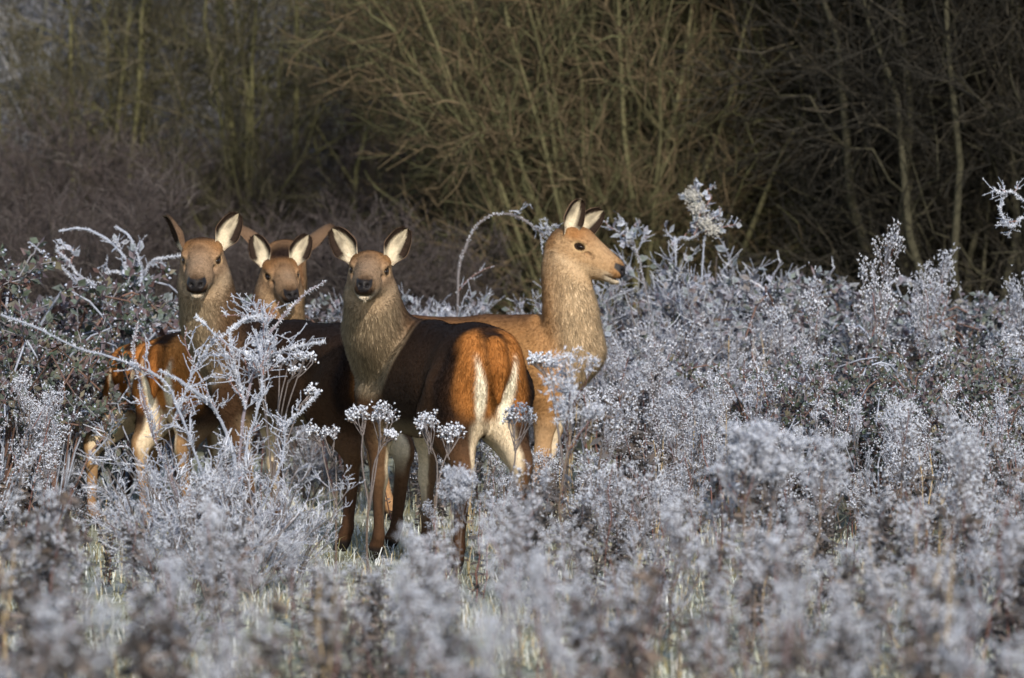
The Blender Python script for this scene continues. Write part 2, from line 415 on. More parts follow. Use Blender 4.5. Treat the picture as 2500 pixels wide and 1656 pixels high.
def make_deer(label, origin, yaw, scale, head, hdir, hroll, ears, coat, legs, hscale=1.0, neck_r=(.16, .125, .098), fine=.0045, seed=1, ruff=.12, nb=.40, nside=.10, ear_len=.170, breast=1.0, rump_x=0.0, muz=1.0):
    """origin (x,y) on the ground; yaw of the body axis; head: world point midway between the eyes; hdir: world muzzle direction;
    ears: two of (world direction, world opening direction); legs: dict of hoof/joint offsets"""
    rng = np.random.default_rng(seed)
    cy, sy = math.cos(yaw), math.sin(yaw)
    Rw = np.array([[cy, -sy, 0], [sy, cy, 0], [0, 0, 1.0]])     # local -> world
    to_l = lambda p: (Rw.T@(np.asarray(p, float)-np.array([origin[0], origin[1], 0])))/scale
    dir_l = lambda v: Rw.T@nrm(v)
    hx = dir_l(hdir); hy = nrm(np.cross([0, 0, 1.0], hx)); hz = np.cross(hx, hy)
    if hroll:
        c_, s_ = math.cos(hroll), math.sin(hroll); hy, hz = hy*c_+hz*s_, hz*c_-hy*s_
    HR = np.stack([hx, hy, hz], 1); hs = hscale/scale
    H0 = to_l(head)-HR@np.array([.022, 0, .012])*hs
    Hp = lambda x, y, z: H0+HR@np.array([x, y, z])*hs
    # neck axis
    b0 = np.array([nb, 0, .80]); poll = Hp(-.045, 0, -.040)
    ctrl = np.array([.56, 0, .98])*.55+poll*.45; ctrl[:2] = b0[:2]*nside+poll[:2]*(1-nside); ctrl[2] = .70*b0[2]+.30*poll[2]
    ts = np.linspace(0, 1, 9)[:, None]
    NA = (1-ts)**2*b0+2*ts*(1-ts)*ctrl+ts**2*poll
    rr = np.interp(ts[:, 0], [0, .5, 1], [neck_r[0], neck_r[1], neck_r[2]*hs])
    lo = np.minimum(np.array([-.80, -.30, -.01]), np.minimum(H0-.42, 1)); lo[2] = -.012
    hi = np.maximum(np.array([.72, .30, 1.15]), H0+.34*hs)
    lo[:2] = np.minimum(np.array([-.95, -.32]), H0[:2]-.30)
    ax = [axis_lines(lo[i], hi[i], H0[i]-.20*hs-.10*abs(hx[i]), H0[i]+.14*hs+max(0, hx[i])*.16+.02, .0125, fine) for i in range(3)]
    Fd = Field(*ax)
    # trunk
    Fd.ell((.17, 0, .725), (.33, .160, .225), .06)
    Fd.ell((-.10, 0, .735), (.38, .168, .200), .06)
    Fd.ell((-.40, 0, .775), (.215, .145, .180), .08)
    Fd.cone((-.47, 0, .89), (.02, 0, .885), .062, .060, .08)
    Fd.cone((.02, 0, .885), (.30, 0, .905), .060, .062, .08)
    Fd.ell((.43-.05*(1-breast)/.2, 0, .70), (.11*breast, .11*breast, .15*breast), .07)
    for sgn in (1, -1):
        Fd.ell((.34, .095*sgn, .70), (.125, .075, .20), .06)
        Fd.ell((-.42, .082*sgn, .70), (.165, .085, .205), .06)
        Fd.ell((-.52, .070*sgn, .80), (.10, .070, .13), .06)
    # neck
    for i in range(8): Fd.cone(NA[i], NA[i+1], rr[i], rr[i+1], .05)
    Fd.cone((.44, 0, .71), NA[4]+nrm(np.array([1, 0, 0])*.6+hx*.4)*.02, ruff, rr[4]*.95, .06)
    # legs
    LJ = {}
    for side, sgn in (('l', 1), ('r', -1)):
        fx = legs.get('f'+side, 0.0); bx = legs.get('h'+side, 0.0); yw = legs.get('w', 0)
        fj = [np.array([.35, .11*sgn, .60]), np.array([.36+fx*.45, (.10+yw)*sgn, .335]), np.array([.365+fx, (.095+yw)*sgn, .095]), np.array([.395+fx, (.095+yw)*sgn, .045]), np.array([.415+fx, (.095+yw)*sgn, .008])]
        fr = [.075, .034, .023, .026, .028]
        hk = legs.get('k'+side, 0.0)
        hj = [np.array([-.34+bx*.15, .12*sgn, .60]), np.array([-.575+bx*.75+hk, (.105+yw)*sgn, .405]), np.array([-.53+bx, (.10+yw)*sgn, .10]), np.array([-.50+bx, (.10+yw)*sgn, .047]), np.array([-.475+bx, (.10+yw)*sgn, .008])]
        hr = [.105, .040, .025, .028, .029]
        Fd.cone((.36, .11*sgn, .66), fj[0], .09, fr[0], .05)
        Fd.cone((-.44, .105*sgn, .70), hj[0]+np.array([-.03, 0, .02]), .12, .10, .05)
        Fd.ell(hj[1]+np.array([-.02, 0, .02]), (.03, .022, .04), .03)
        Fd.ell(fj[1], (.034, .032, .045), .03)
        Fd.cone((-.45, .085*sgn, .64), hj[1]+np.array([.02, 0, .05]), .105, .046, .06); Fd.cone(fj[0], (fj[0]+fj[1])/2+np.array([.01, 0, .02]), .078, .054, .04)
        for J, r in ((fj, fr), (hj, hr)):
            for i in range(4): Fd.cone(J[i], J[i+1], r[i], r[i+1], .025, (0, 1, 0), .85 if i < 2 else 1.0)
        LJ['f'+side] = fj; LJ['h'+side] = hj
    # tail
    Fd.cone((-.585, 0, .885), (-.635, 0, .79), .040, .034, .04, (0, 1, 0), 1.0)
    Fd.cone((-.635, 0, .79), (-.640, 0, .675), .034, .014, .03, (0, 1, 0), 1.0)
    # head
    def he(c, r, k=.02, carve=False): Fd.ell(Hp(*c), np.array(r)*hs, k*hs, HR, carve)
    def hc(a, b, ra, rb, k=.02, f=None, ff=1): Fd.cone(Hp(*a), Hp(*b), ra*hs, rb*hs, k*hs, None if f is None else HR@np.array(f), ff)
    he((-.025, 0, .012), (.085, .077, .074), .04)
    hc((.0, 0, .0), (.19, 0, -.030), .076, .039, .03, (0, 1, 0), .98)
    hc((.02, 0, .036), (.19, 0, -.002), .046, .030, .025)
    hc((-.015, 0, -.062), (.17, 0, -.062), .048, .026, .03, (0, 1, 0), 1.0)
    he((.215, 0, -.026), (.030, .038*muz, .030), .02)
    he((.204, 0, -.071), (.034, .029*muz, .016), .008)
    he((.09, 0, -.035), (.10, .050, .05), .04)
    he((.195, 0, -.004), (.035, .026, .016), .02)
    for sgn in (1, -1):
        he((.005, .043*sgn, -.042), (.070, .036, .054), .03)
        he((.016, .066*sgn, .037), (.034, .018, .011), .018)
        he((.033, .088*sgn, .009), (.026, .017, .014), .012, True)
        he((.205, .025*sgn*muz, -.038), (.028, .018, .019), .015)
        he((.238, .019*sgn*muz, -.016), (.014, .008, .008), .008, True)
        he((.078, .062*sgn, -.006), (.022, .010, .010), .012, True)
        he((-.050, .052*sgn, .036), (.028, .028, .026), .03)
        pass
    he((.222, 0, -.0595), (.030, .052, .0030), .005, True)
    V, Q = Fd.mesh()
    V = lap(V, Q, 2, .5)
    # throw away stray islands: none expected
    N, area = vnormals(V, Q)
    # ---------------- coat colours
    h = (V-H0)@HR/hs
    c = coat; K = lambda n: np.asarray(c[n], float)
    colr = np.broadcast_to(K('flank'), V.shape).copy()
    def mixc(w, k): 
        nonlocal colr
        w = np.clip(w, 0, 1)[:, None]; colr = colr*(1-w)+(K(k) if isinstance(k, str) else np.asarray(k))*w
    x, y, z = V.T
    mixc(sstep(.78, .93, z)*.9, 'back')
    mixc(sstep(.14, .03, np.abs(y))*sstep(.87, .93, z), 'stripe')
    shoulder = np.exp(-(((x-.33)/.13)**2+((z-.66)/.17)**2)); mixc(shoulder*.55, 'shoulder')
    thigh = np.exp(-(((x+.36)/.12)**2+((z-.62)/.17)**2)); mixc(thigh*.45, 'shoulder')
    mixc(sstep(.60, .52, z)*sstep(.17, .10, np.abs(y))*sstep(-.42, -.3, x)*sstep(.42, .3, x), 'belly')
    # legs
    lw = sstep(.56, .42, z)
    mixc(lw*.9, 'leg')
    inner = sstep(.15, .6, -np.sign(y)*N[:, 1])
    back_l = sstep(.1, .7, -N[:, 0])
    mixc(sstep(.64, .50, z)*inner*sstep(.12, .3, z)*(x > 0)*.95, 'cream')
    mixc(sstep(.72, .56, z)*np.maximum(inner, 0)*sstep(.30, .46, z)*(x < -.3), 'cream')
    mixc(sstep(.52, .42, z)*sstep(.2, .32, z)*sstep(.1, .6, np.sign(y)*N[:, 1])*(x < -.3)*.4, 'shoulder')
    mixc(sstep(.34, .16, z)*.55, 'shank')
    # rump
    rp = sstep(-.50+rump_x, -.555+rump_x, x)*sstep(.56, .66, z)
    mixc(rp, 'rump')
    mixc(sstep(.055, .015, np.abs(y))*sstep(-.42, -.5, x)*sstep(.80, .90, z)*.85, 'back')
    mixc(sstep(.075, .02, np.abs(y))*rp*sstep(.68, .86, z)*.7, 'back')
    mixc(sstep(-.46+rump_x, -.51+rump_x, x)*sstep(-.585+rump_x, -.545+rump_x, x)*sstep(.095, .125, np.abs(y))*sstep(.55, .62, z)*sstep(.92, .85, z)*.95, 'stripe')
    wid = .016*sstep(.56, .64, z)*sstep(.82, .70, z)+.002
    yc = .058+.16*(z-.70)
    mixc(sstep(wid+.018, wid-.006, np.abs(np.abs(y)-yc))*sstep(-.545, -.585, x)*sstep(.50, .60, z)*sstep(.87, .80, z), 'white')
    mixc(sstep(-.50, -.56, x)*sstep(.62, .54, z)*sstep(.42, .5, z)*sstep(.10, .05, np.abs(y)), 'cream')
    tail = sstep(.042, .032, np.abs(y)+.10*np.maximum(0, .76-z))*sstep(-.590, -.615, x)*sstep(.64, .67, z); mixc(tail, 'tail')
    # neck: pale throat, dark nape
    tf = np.linspace(0, 1, 49)[:, None]; NF = (1-tf)**2*b0+2*tf*(1-tf)*ctrl+tf**2*poll; nd = np.full(len(V), 9.0); ti = np.zeros(len(V), dtype=int)
    for q_ in range(49):
        e_ = np.linalg.norm(V-NF[q_], axis=1); m_ = e_ < nd; nd[m_] = e_[m_]; ti[m_] = q_
    tt = ti/48.0; rf = np.interp(tf[:, 0], ts[:, 0], rr)
    rad = nrm(V-NF[ti])
    f0 = np.array([1.0, 0, -.35]); f1 = nrm(-hz*.8+hx*.5)
    FV = nrm((1-tt)[:, None]*f0+tt[:, None]*f1*1.0)
    fr_ = (rad*FV).sum(1)
    nw = sstep(.36, .46, x+.25*(z-.8)) if True else 1
    nw = np.maximum(nw*sstep(.35, .2, tt), sstep(.10, .22, tt)*sstep(.10, .05, nd-rf[ti]))*sstep(.50, .58, z)
    mixc(nw, 'neck')
    mixc(nw*sstep(-.35, .30, fr_), 'throat')
    mixc(nw*sstep(-.38, -.75, fr_), 'back')
    mixc(sstep(.40, .52, x)*sstep(.72, .6, z)*sstep(.5, .56, z)*.5, 'throat')
    # head
    hw = sstep(.16, .11, np.linalg.norm((h-np.array([.03, 0, -.02]))/np.array([1.35, 1, 1.05]), axis=1))
    hw = hw*sstep(-.13, -.06, h[:, 0]+.35*h[:, 2])
    mixc(hw, 'face')
    mixc(hw*sstep(-.03, -.075, h[:, 2])*sstep(.2, .12, h[:, 0])*.6, 'throat')
    fore = np.exp(-((h[:, 0]+.02)/.06)**2)*sstep(.01, .05, h[:, 2]); mixc(hw*fore*.95, 'fore')
    mixc(hw*np.exp(-((h[:, 0]-.135)/.055)**2-(h[:, 1]/.040)**2)*sstep(-.03, .0, h[:, 2])*.6, 'bridge')
    mixc(hw*np.exp(-((h[:, 0]+.045)/.055)**2-(h[:, 1]/.062)**2)*sstep(.025, .05, h[:, 2])*.95, 'crown')
    mixc(hw*sstep(-.085, -.10, h[:, 0])*.8, 'crown')
    mixc(hw*np.exp(-((h[:, 0]-.050)/.025)**2-(h[:, 1]/.038)**2)*sstep(.02, .04, h[:, 2])*.6, 'crown')
    er = np.linalg.norm((h-np.array([.028, 0, .011]))*np.array([1, 0, 1])/np.array([.027, 1, .0185]), axis=1)
    side = sstep(.045, .06, np.abs(h[:, 1]))
    mixc(side*sstep(1.55, 1.0, er)*.6, 'eyering')
    mixc(side*sstep(1.0, .85, er), np.array([.02, .012, .008]))
    mixc(side*np.exp(-(((h[:, 0]-.075)/.022)**2+((h[:, 2]+.004)/.010)**2))*.7, 'crown')
    mz = np.exp(-((h[:, 0]-.205)/.04)**2)
    mixc(mz*sstep(-.038, -.048, h[:, 2])*hw*.8, 'lip')
    mixc(sstep(.16, .19, h[:, 0])*sstep(-.060, -.064, h[:, 2])*sstep(.060, .045, np.linalg.norm(h-np.array([.205, 0, -.06]), axis=1))*.85, 'lip')
    mixc(sstep(.185, .21, h[:, 0])*np.exp(-((h[:, 2]+.02)/.03)**2)*.35*hw, 'fore')
    lip = sstep(.006, .003, np.abs(h[:, 2]+.0595))*sstep(.165, .18, h[:, 0])*hw; mixc(lip*.8, np.array([.02, .014, .012]))
    nose = sstep(.200, .207, h[:, 0]+.25*(h[:, 2]+.03))*sstep(-.046, -.042, h[:, 2])*sstep(.012, .006, h[:, 2])*sstep(.044, .040, np.abs(h[:, 1])/muz+.9*np.maximum(0, -.018-h[:, 2]))
    mixc(nose, np.array([.012, .010, .011]))
    hoof = sstep(.055, .04, z); mixc(hoof, np.array([.012, .009, .008]))
    # ---------------- objects
    root = empty('red_deer', (origin[0], origin[1], 0), yaw); root.scale = (scale,)*3
    tag(root, label, 'deer', 'red deer hinds standing in the frosted field')
    me = mesh_np('deer_body', V, Q, colr, smooth=True, material=MAT_COAT); me.materials.append(MAT_NOSE)
    isn = (nose[Q].mean(1) > .5); me.polygons.foreach_set('material_index', isn.astype(np.int32))
    obj('body', me, root)
    # fur
    hd = np.clip(hw, 0, 1)
    fl = np.broadcast_to(np.array([-1, 0, -.55]), V.shape).copy()
    tn = nrm(NF[np.maximum(ti-1, 0)]-NF[np.minimum(ti+1, 48)])
    fl = fl*(1-nw[:, None])+tn*nw[:, None]
    fl = fl*(1-lw[:, None])+np.array([-.15, 0, -1])*lw[:, None]
    rpw = sstep(-.46, -.56, x)[:, None]*(1-lw[:, None]); fl = fl*(1-rpw)+np.stack([0*y, y*1.5, -np.ones_like(y)], 1)*rpw
    fl = fl*(1-hd[:, None])+(-hx)*hd[:, None]
    ln = .020+.016*nw*(fr_ > 0)+.010*rpw[:, 0]*sstep(.66, .72, z)
    ln = ln*(1-lw*.5); ln = ln*(1-hd)+.010*hd
    skip = np.clip(nose+lip*.6+hoof+side*(er < .95), 0, 1)
    dens = (1.0+2.0*hd)
    wq = area*dens[Q].mean(1); nf = 95000
    fi = rng.choice(len(Q), nf, p=wq/wq.sum())
    bc = rng.uniform(0, 1, (nf, 2)); bw = np.stack([(1-bc[:, 0])*(1-bc[:, 1]), bc[:, 0]*(1-bc[:, 1]), bc[:, 0]*bc[:, 1], (1-bc[:, 0])*bc[:, 1]], 1)
    pick = lambda A: (A[Q[fi]]*bw.reshape((nf, 4)+(1,)*(A.ndim-1))).sum(1)
    keep = pick(skip) < .35; fi = fi[keep]; bw = bw[keep]; nf = len(fi)
    p0 = pick(V); n0 = nrm(pick(N)); d0 = nrm(pick(fl)+rng.normal(0, .26, (nf, 3))); L0 = pick(ln)*rng.uniform(.6, 1.25, nf); c0 = pick(colr)
    d0 = nrm(d0-n0*(d0*n0).sum(1, keepdims=True)); up = (rng.uniform(.06, .22, nf)+.14*pick(nw)*rng.random(nf))[:, None]
    tip = p0+(d0+n0*up)*L0[:, None]
    sd = nrm(np.cross(d0, n0))*rng.uniform(.0011, .0019, nf)[:, None]
    p0 = p0-n0*.002
    FVt = np.stack([p0-sd, p0+sd, tip], 1).reshape(-1, 3)
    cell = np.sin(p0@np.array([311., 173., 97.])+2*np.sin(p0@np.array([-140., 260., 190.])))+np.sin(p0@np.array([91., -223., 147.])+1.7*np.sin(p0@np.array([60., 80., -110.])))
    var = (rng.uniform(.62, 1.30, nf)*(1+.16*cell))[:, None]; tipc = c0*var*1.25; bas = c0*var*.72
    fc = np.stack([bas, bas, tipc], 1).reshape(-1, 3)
    lay = np.repeat(nrm(n0+.25*d0), 3, 0)
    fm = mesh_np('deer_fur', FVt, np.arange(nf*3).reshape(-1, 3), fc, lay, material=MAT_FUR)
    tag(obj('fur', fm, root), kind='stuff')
    # eyes
    for sgn in (1, -1):
        u_, v_ = np.meshgrid(np.linspace(0, 2*math.pi, 15)[:-1], np.linspace(0, math.pi, 9), indexing='ij')
        S = np.stack([np.cos(u_)*np.sin(v_), np.sin(u_)*np.sin(v_), np.cos(v_)], -1).reshape(-1, 3)*np.array([.0175, .0140, .0118])
        ii = np.arange(14*9).reshape(14, 9); jj = np.roll(ii, -1, 0)
        f = np.stack([ii[:, :-1], ii[:, 1:], jj[:, 1:], jj[:, :-1]], -1).reshape(-1, 4)
        S = S+np.array([.031, .0685*sgn, .011])
        obj('eye', mesh_np('deer_eye', H0+S@HR.T*hs, f, smooth=True, material=MAT_EYE), root)
    # ears
    for sgn, (ed, ef) in zip((1, -1), ears):
        base = Hp(-.055, .066*sgn, .036)
        ed = dir_l(ed); ef = dir_l(ef); ef = nrm(ef-ed*(ef@ed)); es = np.cross(ed, ef)
        Lr = ear_len*hs; W = .055*hs
        nu, nv = 19, 13
        u, v = np.meshgrid(np.linspace(0, 1, nu), np.linspace(-1, 1, nv), indexing='ij')
        w = W*(.42+.58*sstep(0, .45, u))*np.sqrt(np.clip(1-u**3.0, 0, 1))+.0006
        phi = np.interp(u, [0, .25, .6, 1], [3.1, 2.6, 1.9, 1.2])
        rho = w/np.sin(np.minimum(phi/2, math.pi/2)); a = v*phi/2
        bend = -.02*hs*u**2
        def surf(off):
            r_ = rho+off
            q = base+ed*(u*Lr)[..., None]+es*(r_*np.sin(a))[..., None]+ef*(-r_*np.cos(a)+rho*np.cos(phi/2)*.6+W*.5+bend)[..., None]
            return q.reshape(-1, 3)
        Vi = surf(0); Vo = surf(.0045*hs)
        ii = np.arange(nu*nv).reshape(nu, nv); n1 = nu*nv
        fi_ = np.stack([ii[:-1, :-1], ii[1:, :-1], ii[1:, 1:], ii[:-1, 1:]], -1).reshape(-1, 4)
        fo_ = fi_[:, ::-1]+n1
        def strip(e): 
            return np.stack([e[:-1], e[1:], e[1:]+n1, e[:-1]+n1], -1)
        rim = np.concatenate([strip(ii[:, 0]), strip(ii[:, -1])[:, ::-1], strip(ii[-1, :])])
        uu = u.ravel(); vv = np.abs(v).ravel(); vs = v.ravel()
        ci = np.broadcast_to(K('earin'), Vi.shape).copy()
        dk = np.clip(sstep(.34, .62, vv+.30*sstep(.6, 1, uu))*sstep(.12, .34, uu)+.9*np.exp(-((vs*sgn-.55)/.3)**2)*sstep(.25, .4, uu)*sstep(.8, .6, uu)+.55*np.exp(-((vs+.05)/.22)**2)*sstep(.4, .6, uu)*sstep(1, .8, uu), 0, 1)[:, None]
        ci = ci*(1-dk)+K('earedge')*dk
        co = K('earback')*(1-sstep(.75, 1, uu)[:, None]*.5)
        eye_c = np.concatenate([ci, co])
        em = mesh_np('deer_ear', np.concatenate([Vi, Vo]), [np.concatenate([fi_, fo_, rim])], eye_c, smooth=True, material=MAT_EAR)
        eo = obj('ear', em, root)
        # tufts of hair in and around the ear
        m = 1500; pu = rng.uniform(0, 1, m)**.8; pv = rng.uniform(-1, 1, m)
        iu = np.clip((pu*(nu-1)).astype(int), 0, nu-2); iv = np.clip(((pv+1)/2*(nv-1)).astype(int), 0, nv-2)
        k_ = iu*nv+iv; outm = rng.random(m) < .45
        q0 = np.where(outm[:, None], Vo[k_], Vi[k_])+rng.normal(0, .0015, (m, 3))
        nn = nrm(Vo[k_]-Vi[k_])*np.where(outm, 1, -1)[:, None]
        dd = nrm(ed*1.0+es*rng.normal(0, .3, (m, 1))+nn*rng.uniform(.15, .6, (m, 1))+np.sign(pv)[:, None]*es*.25)
        ll = rng.uniform(.005, .013, m)[:, None]
        s2 = nrm(np.cross(dd, nn))*.0011
        fv = np.stack([q0-s2, q0+s2, q0+dd*ll], 1).reshape(-1, 3)
        fcc = np.repeat(np.where(outm[:, None], co[k_], ci[k_])*rng.uniform(.8, 1.3, (m, 1)), 3, 0)
        em2 = mesh_np('ear_hair', fv, np.arange(m*3).reshape(-1, 3), fcc, np.repeat(nn, 3, 0), material=MAT_FUR)
        tag(obj('ear_hair', em2, eo), kind='stuff')
    return root

DARK = dict(back=(.015, .008, .006), stripe=(.010, .006, .005), flank=(.030, .0155, .0082), shoulder=(.086, .043, .019), belly=(.22, .165, .10),
            leg=(.105, .053, .025), shank=(.042, .020, .012), cream=(.66, .54, .38), rump=(.34, .135, .035), tail=(.30, .115, .028), white=(.85, .78, .62),
            neck=(.105, .060, .032), throat=(.35, .27, .18), face=(.31, .205, .125), fore=(.37, .19, .075), crown=(.055, .030, .018), eyering=(.42, .27, .14),
            lip=(.55, .47, .36), bridge=(.18, .13, .092), earin=(.62, .54, .40), earedge=(.030, .019, .014), earback=(.14, .088, .055))
TAWNY = dict(DARK, bridge=(.26, .165, .095), back=(.27, .135, .052), stripe=(.10, .05, .024), flank=(.33, .175, .070), shoulder=(.34, .18, .07), belly=(.5, .38, .24), leg=(.40, .25, .13), shank=(.30, .16, .08),
             neck=(.34, .185, .080), throat=(.56, .42, .27), face=(.40, .255, .135), fore=(.36, .17, .06), crown=(.17, .085, .04), eyering=(.55, .38, .2), earback=(.22, .15, .1))
RUSSET = dict(DARK, leg=(.36, .22, .11), shank=(.25, .14, .07), rump=(.46, .19, .05), face=(.29, .18, .10), fore=(.31, .15, .055), neck=(.17, .08, .035), throat=(.31, .215, .125))
def W(px, py, d): return P(px, py, d)
hv = lambda deg: (math.cos(math.radians(deg)), math.sin(math.radians(deg)))
def origin_from_rump(px, d, yaw, s):   # tail end of the body at that pixel column and distance
    p = P(px, 0, d); c_, s_ = hv(yaw); return (p[0]+.64*s*c_, p[1]+.64*s*s_)

# hind with the golden rump patch, in front
make_deer('dark brown deer with a golden rump and white stripes, head turned back', origin_from_rump(1217, 18.75, 113, 1.08), math.radians(113), 1.08,
          W(901, 660, 19.35), (-.07, -1, -.17), math.radians(-3), [((.62, .10, 1), (.30, -1, .1)), ((-.72, .10, 1), (-.28, -1, .1))],
          DARK, dict(fl=.02, fr=-.03, hl=.05, hr=-.06), hscale=1.02, seed=11, muz=.80, neck_r=(.150, .115, .088), nb=.42)
# hind on the left that looks at the camera
make_deer('dark brown deer facing the camera with one ear turned sideways', origin_from_rump(962, 20.15, 130, 1.06), math.radians(130), 1.06,
          W(491, 634, 20.75), (-.05, -1, -.42), 0, [((.60, .15, 1), (.35, -1, .1)), ((-.75, .15, 1), (-.95, -.25, -.35))],
          DARK, dict(fl=-.17, fr=-.08, hl=.08, hr=0.0, kl=.02), hscale=1.07, seed=12, neck_r=(.155, .118, .095), nb=.45, ear_len=.175)
# hind behind it with the lowered head
make_deer('deer with russet rump and face half behind a frosted twig', origin_from_rump(376, 21.5, 63, .98), math.radians(63), .98,
          W(690, 672, 22.3), (.30, -1, -.38), math.radians(4), [((.55, .15, 1), (.25, -1, .15)), ((-.40, .15, 1), (-.15, -1, .15))],
          RUSSET, dict(fl=0, fr=.0, hl=-.03, hr=.05), hscale=1.0, seed=13, muz=.88, rump_x=.07, neck_r=(.16, .13, .10))
# hind whose head is turned away: only the backs of its ears show
make_deer('deer facing away, showing the backs of its ears and a tan hind leg', origin_from_rump(292, 22.1, 58, .93), math.radians(58), .93,
          W(700, 630, 23.35), (.05, 1, -.25), 0, [((-1.0, .05, .62), (-.45, .45, -.75)), ((1.0, .05, .68), (.45, .45, -.75))],
          RUSSET, dict(fl=0, fr=.0, hl=-.22, hr=.10), hscale=1.1, seed=14, rump_x=.07, fine=.007, ear_len=.20)
# tawny hind looking to the right
make_deer('tawny light brown deer looking to the side, standing behind the golden rumped one', origin_from_rump(858, 22.55, -16, 1.06), math.radians(-16), 1.06,
          W(1424, 601, 22.15), (1.0, -.30, -.46), 0, [((1.25, .25, 1.0), (.3, -1, -.15)), ((.45, -.1, 1), (.55, -.75, .05))],
          TAWNY, dict(fl=-.14, fr=-.08, hl=0, hr=.1), hscale=1.11, seed=15, ruff=.066, neck_r=(.125, .104, .094), nb=.47, breast=.8)
# ------------------------------------------------------------------ frosted plants
FR = np.array([.42, .465, .58]); FRW = np.array([.72, .76, .86]); STEM = np.array([.145, .110, .088]); STEMD = np.array([.045, .035, .028]); RED = np.array([.16, .080, .068])
OCT = np.array([[1, 0, 0], [-1, 0, 0], [0, 1, 0], [0, -1, 0], [0, 0, 1], [0, 0, -1]], float)
OCF = np.array([[0, 2, 4], [2, 1, 4], [1, 3, 4], [3, 0, 4], [2, 0, 5], [1, 2, 5], [3, 1, 5], [0, 3, 5]])
def topz(*As): return float(max(v[:, 2].max() for a in As for v in a.V))
def blobs(A, rng, C, r0, r1, c, cv=.2):
    n = len(C)
    if n == 0: return
    r = rng.uniform(r0, r1, n)[:, None, None]*rng.uniform(.75, 1.25, (n, 6, 1))
    V = (C[:, None]+OCT[None]*r).reshape(-1, 3)
    F = (np.arange(n)[:, None, None]*6+OCF[None]).reshape(-1, 3)
    cc = np.asarray(c)*(1+cv*rng.uniform(-1, 1, (n, 1)))
    A.add(V, F, np.repeat(cc, 6, 0))
def leaves(A, rng, Pp, D, ln, wd, c, cv=.25, frost=.5, curl=.3):
    """small folded leaves: 2 quads each; frosted at the edge"""
    n = len(Pp)
    if n == 0: return
    D = nrm(D); S = nrm(np.cross(D, rng.normal(0, 1, (n, 3)))); U = np.cross(S, D)
    l = (ln*rng.uniform(.6, 1.3, n))[:, None]; w = (wd*rng.uniform(.6, 1.3, n))[:, None]
    cu = rng.uniform(-curl, curl, n)[:, None]
    mid = Pp+D*l*.5+U*l*cu*.5; tip = Pp+D*l+U*l*cu*1.6
    fold = U*w*rng.uniform(-.2, .6, n)[:, None]
    V = np.stack([Pp, mid+S*w+fold, tip, mid-S*w+fold, mid], 1).reshape(-1, 3)
    b = np.arange(n)[:, None]*5
    F = np.concatenate([b+np.array([[0, 1, 4]]), b+np.array([[1, 2, 4]]), b+np.array([[0, 4, 3]]), b+np.array([[4, 2, 3]])])
    cc = np.asarray(c) if np.ndim(c) == 2 else np.broadcast_to(np.asarray(c), (n, 3))
    cc = cc*(1+cv*rng.uniform(-1, 1, (n, 1)))
    f = np.clip(frost*rng.uniform(.3, 1.5, n), 0, 1)[:, None]
    e = cc*(1-f)+FR*f; m = cc*(1-.45*f)+FR*.45*f
    A.add(V, F, np.stack([e, e, e, e, m], 1).reshape(-1, 3))
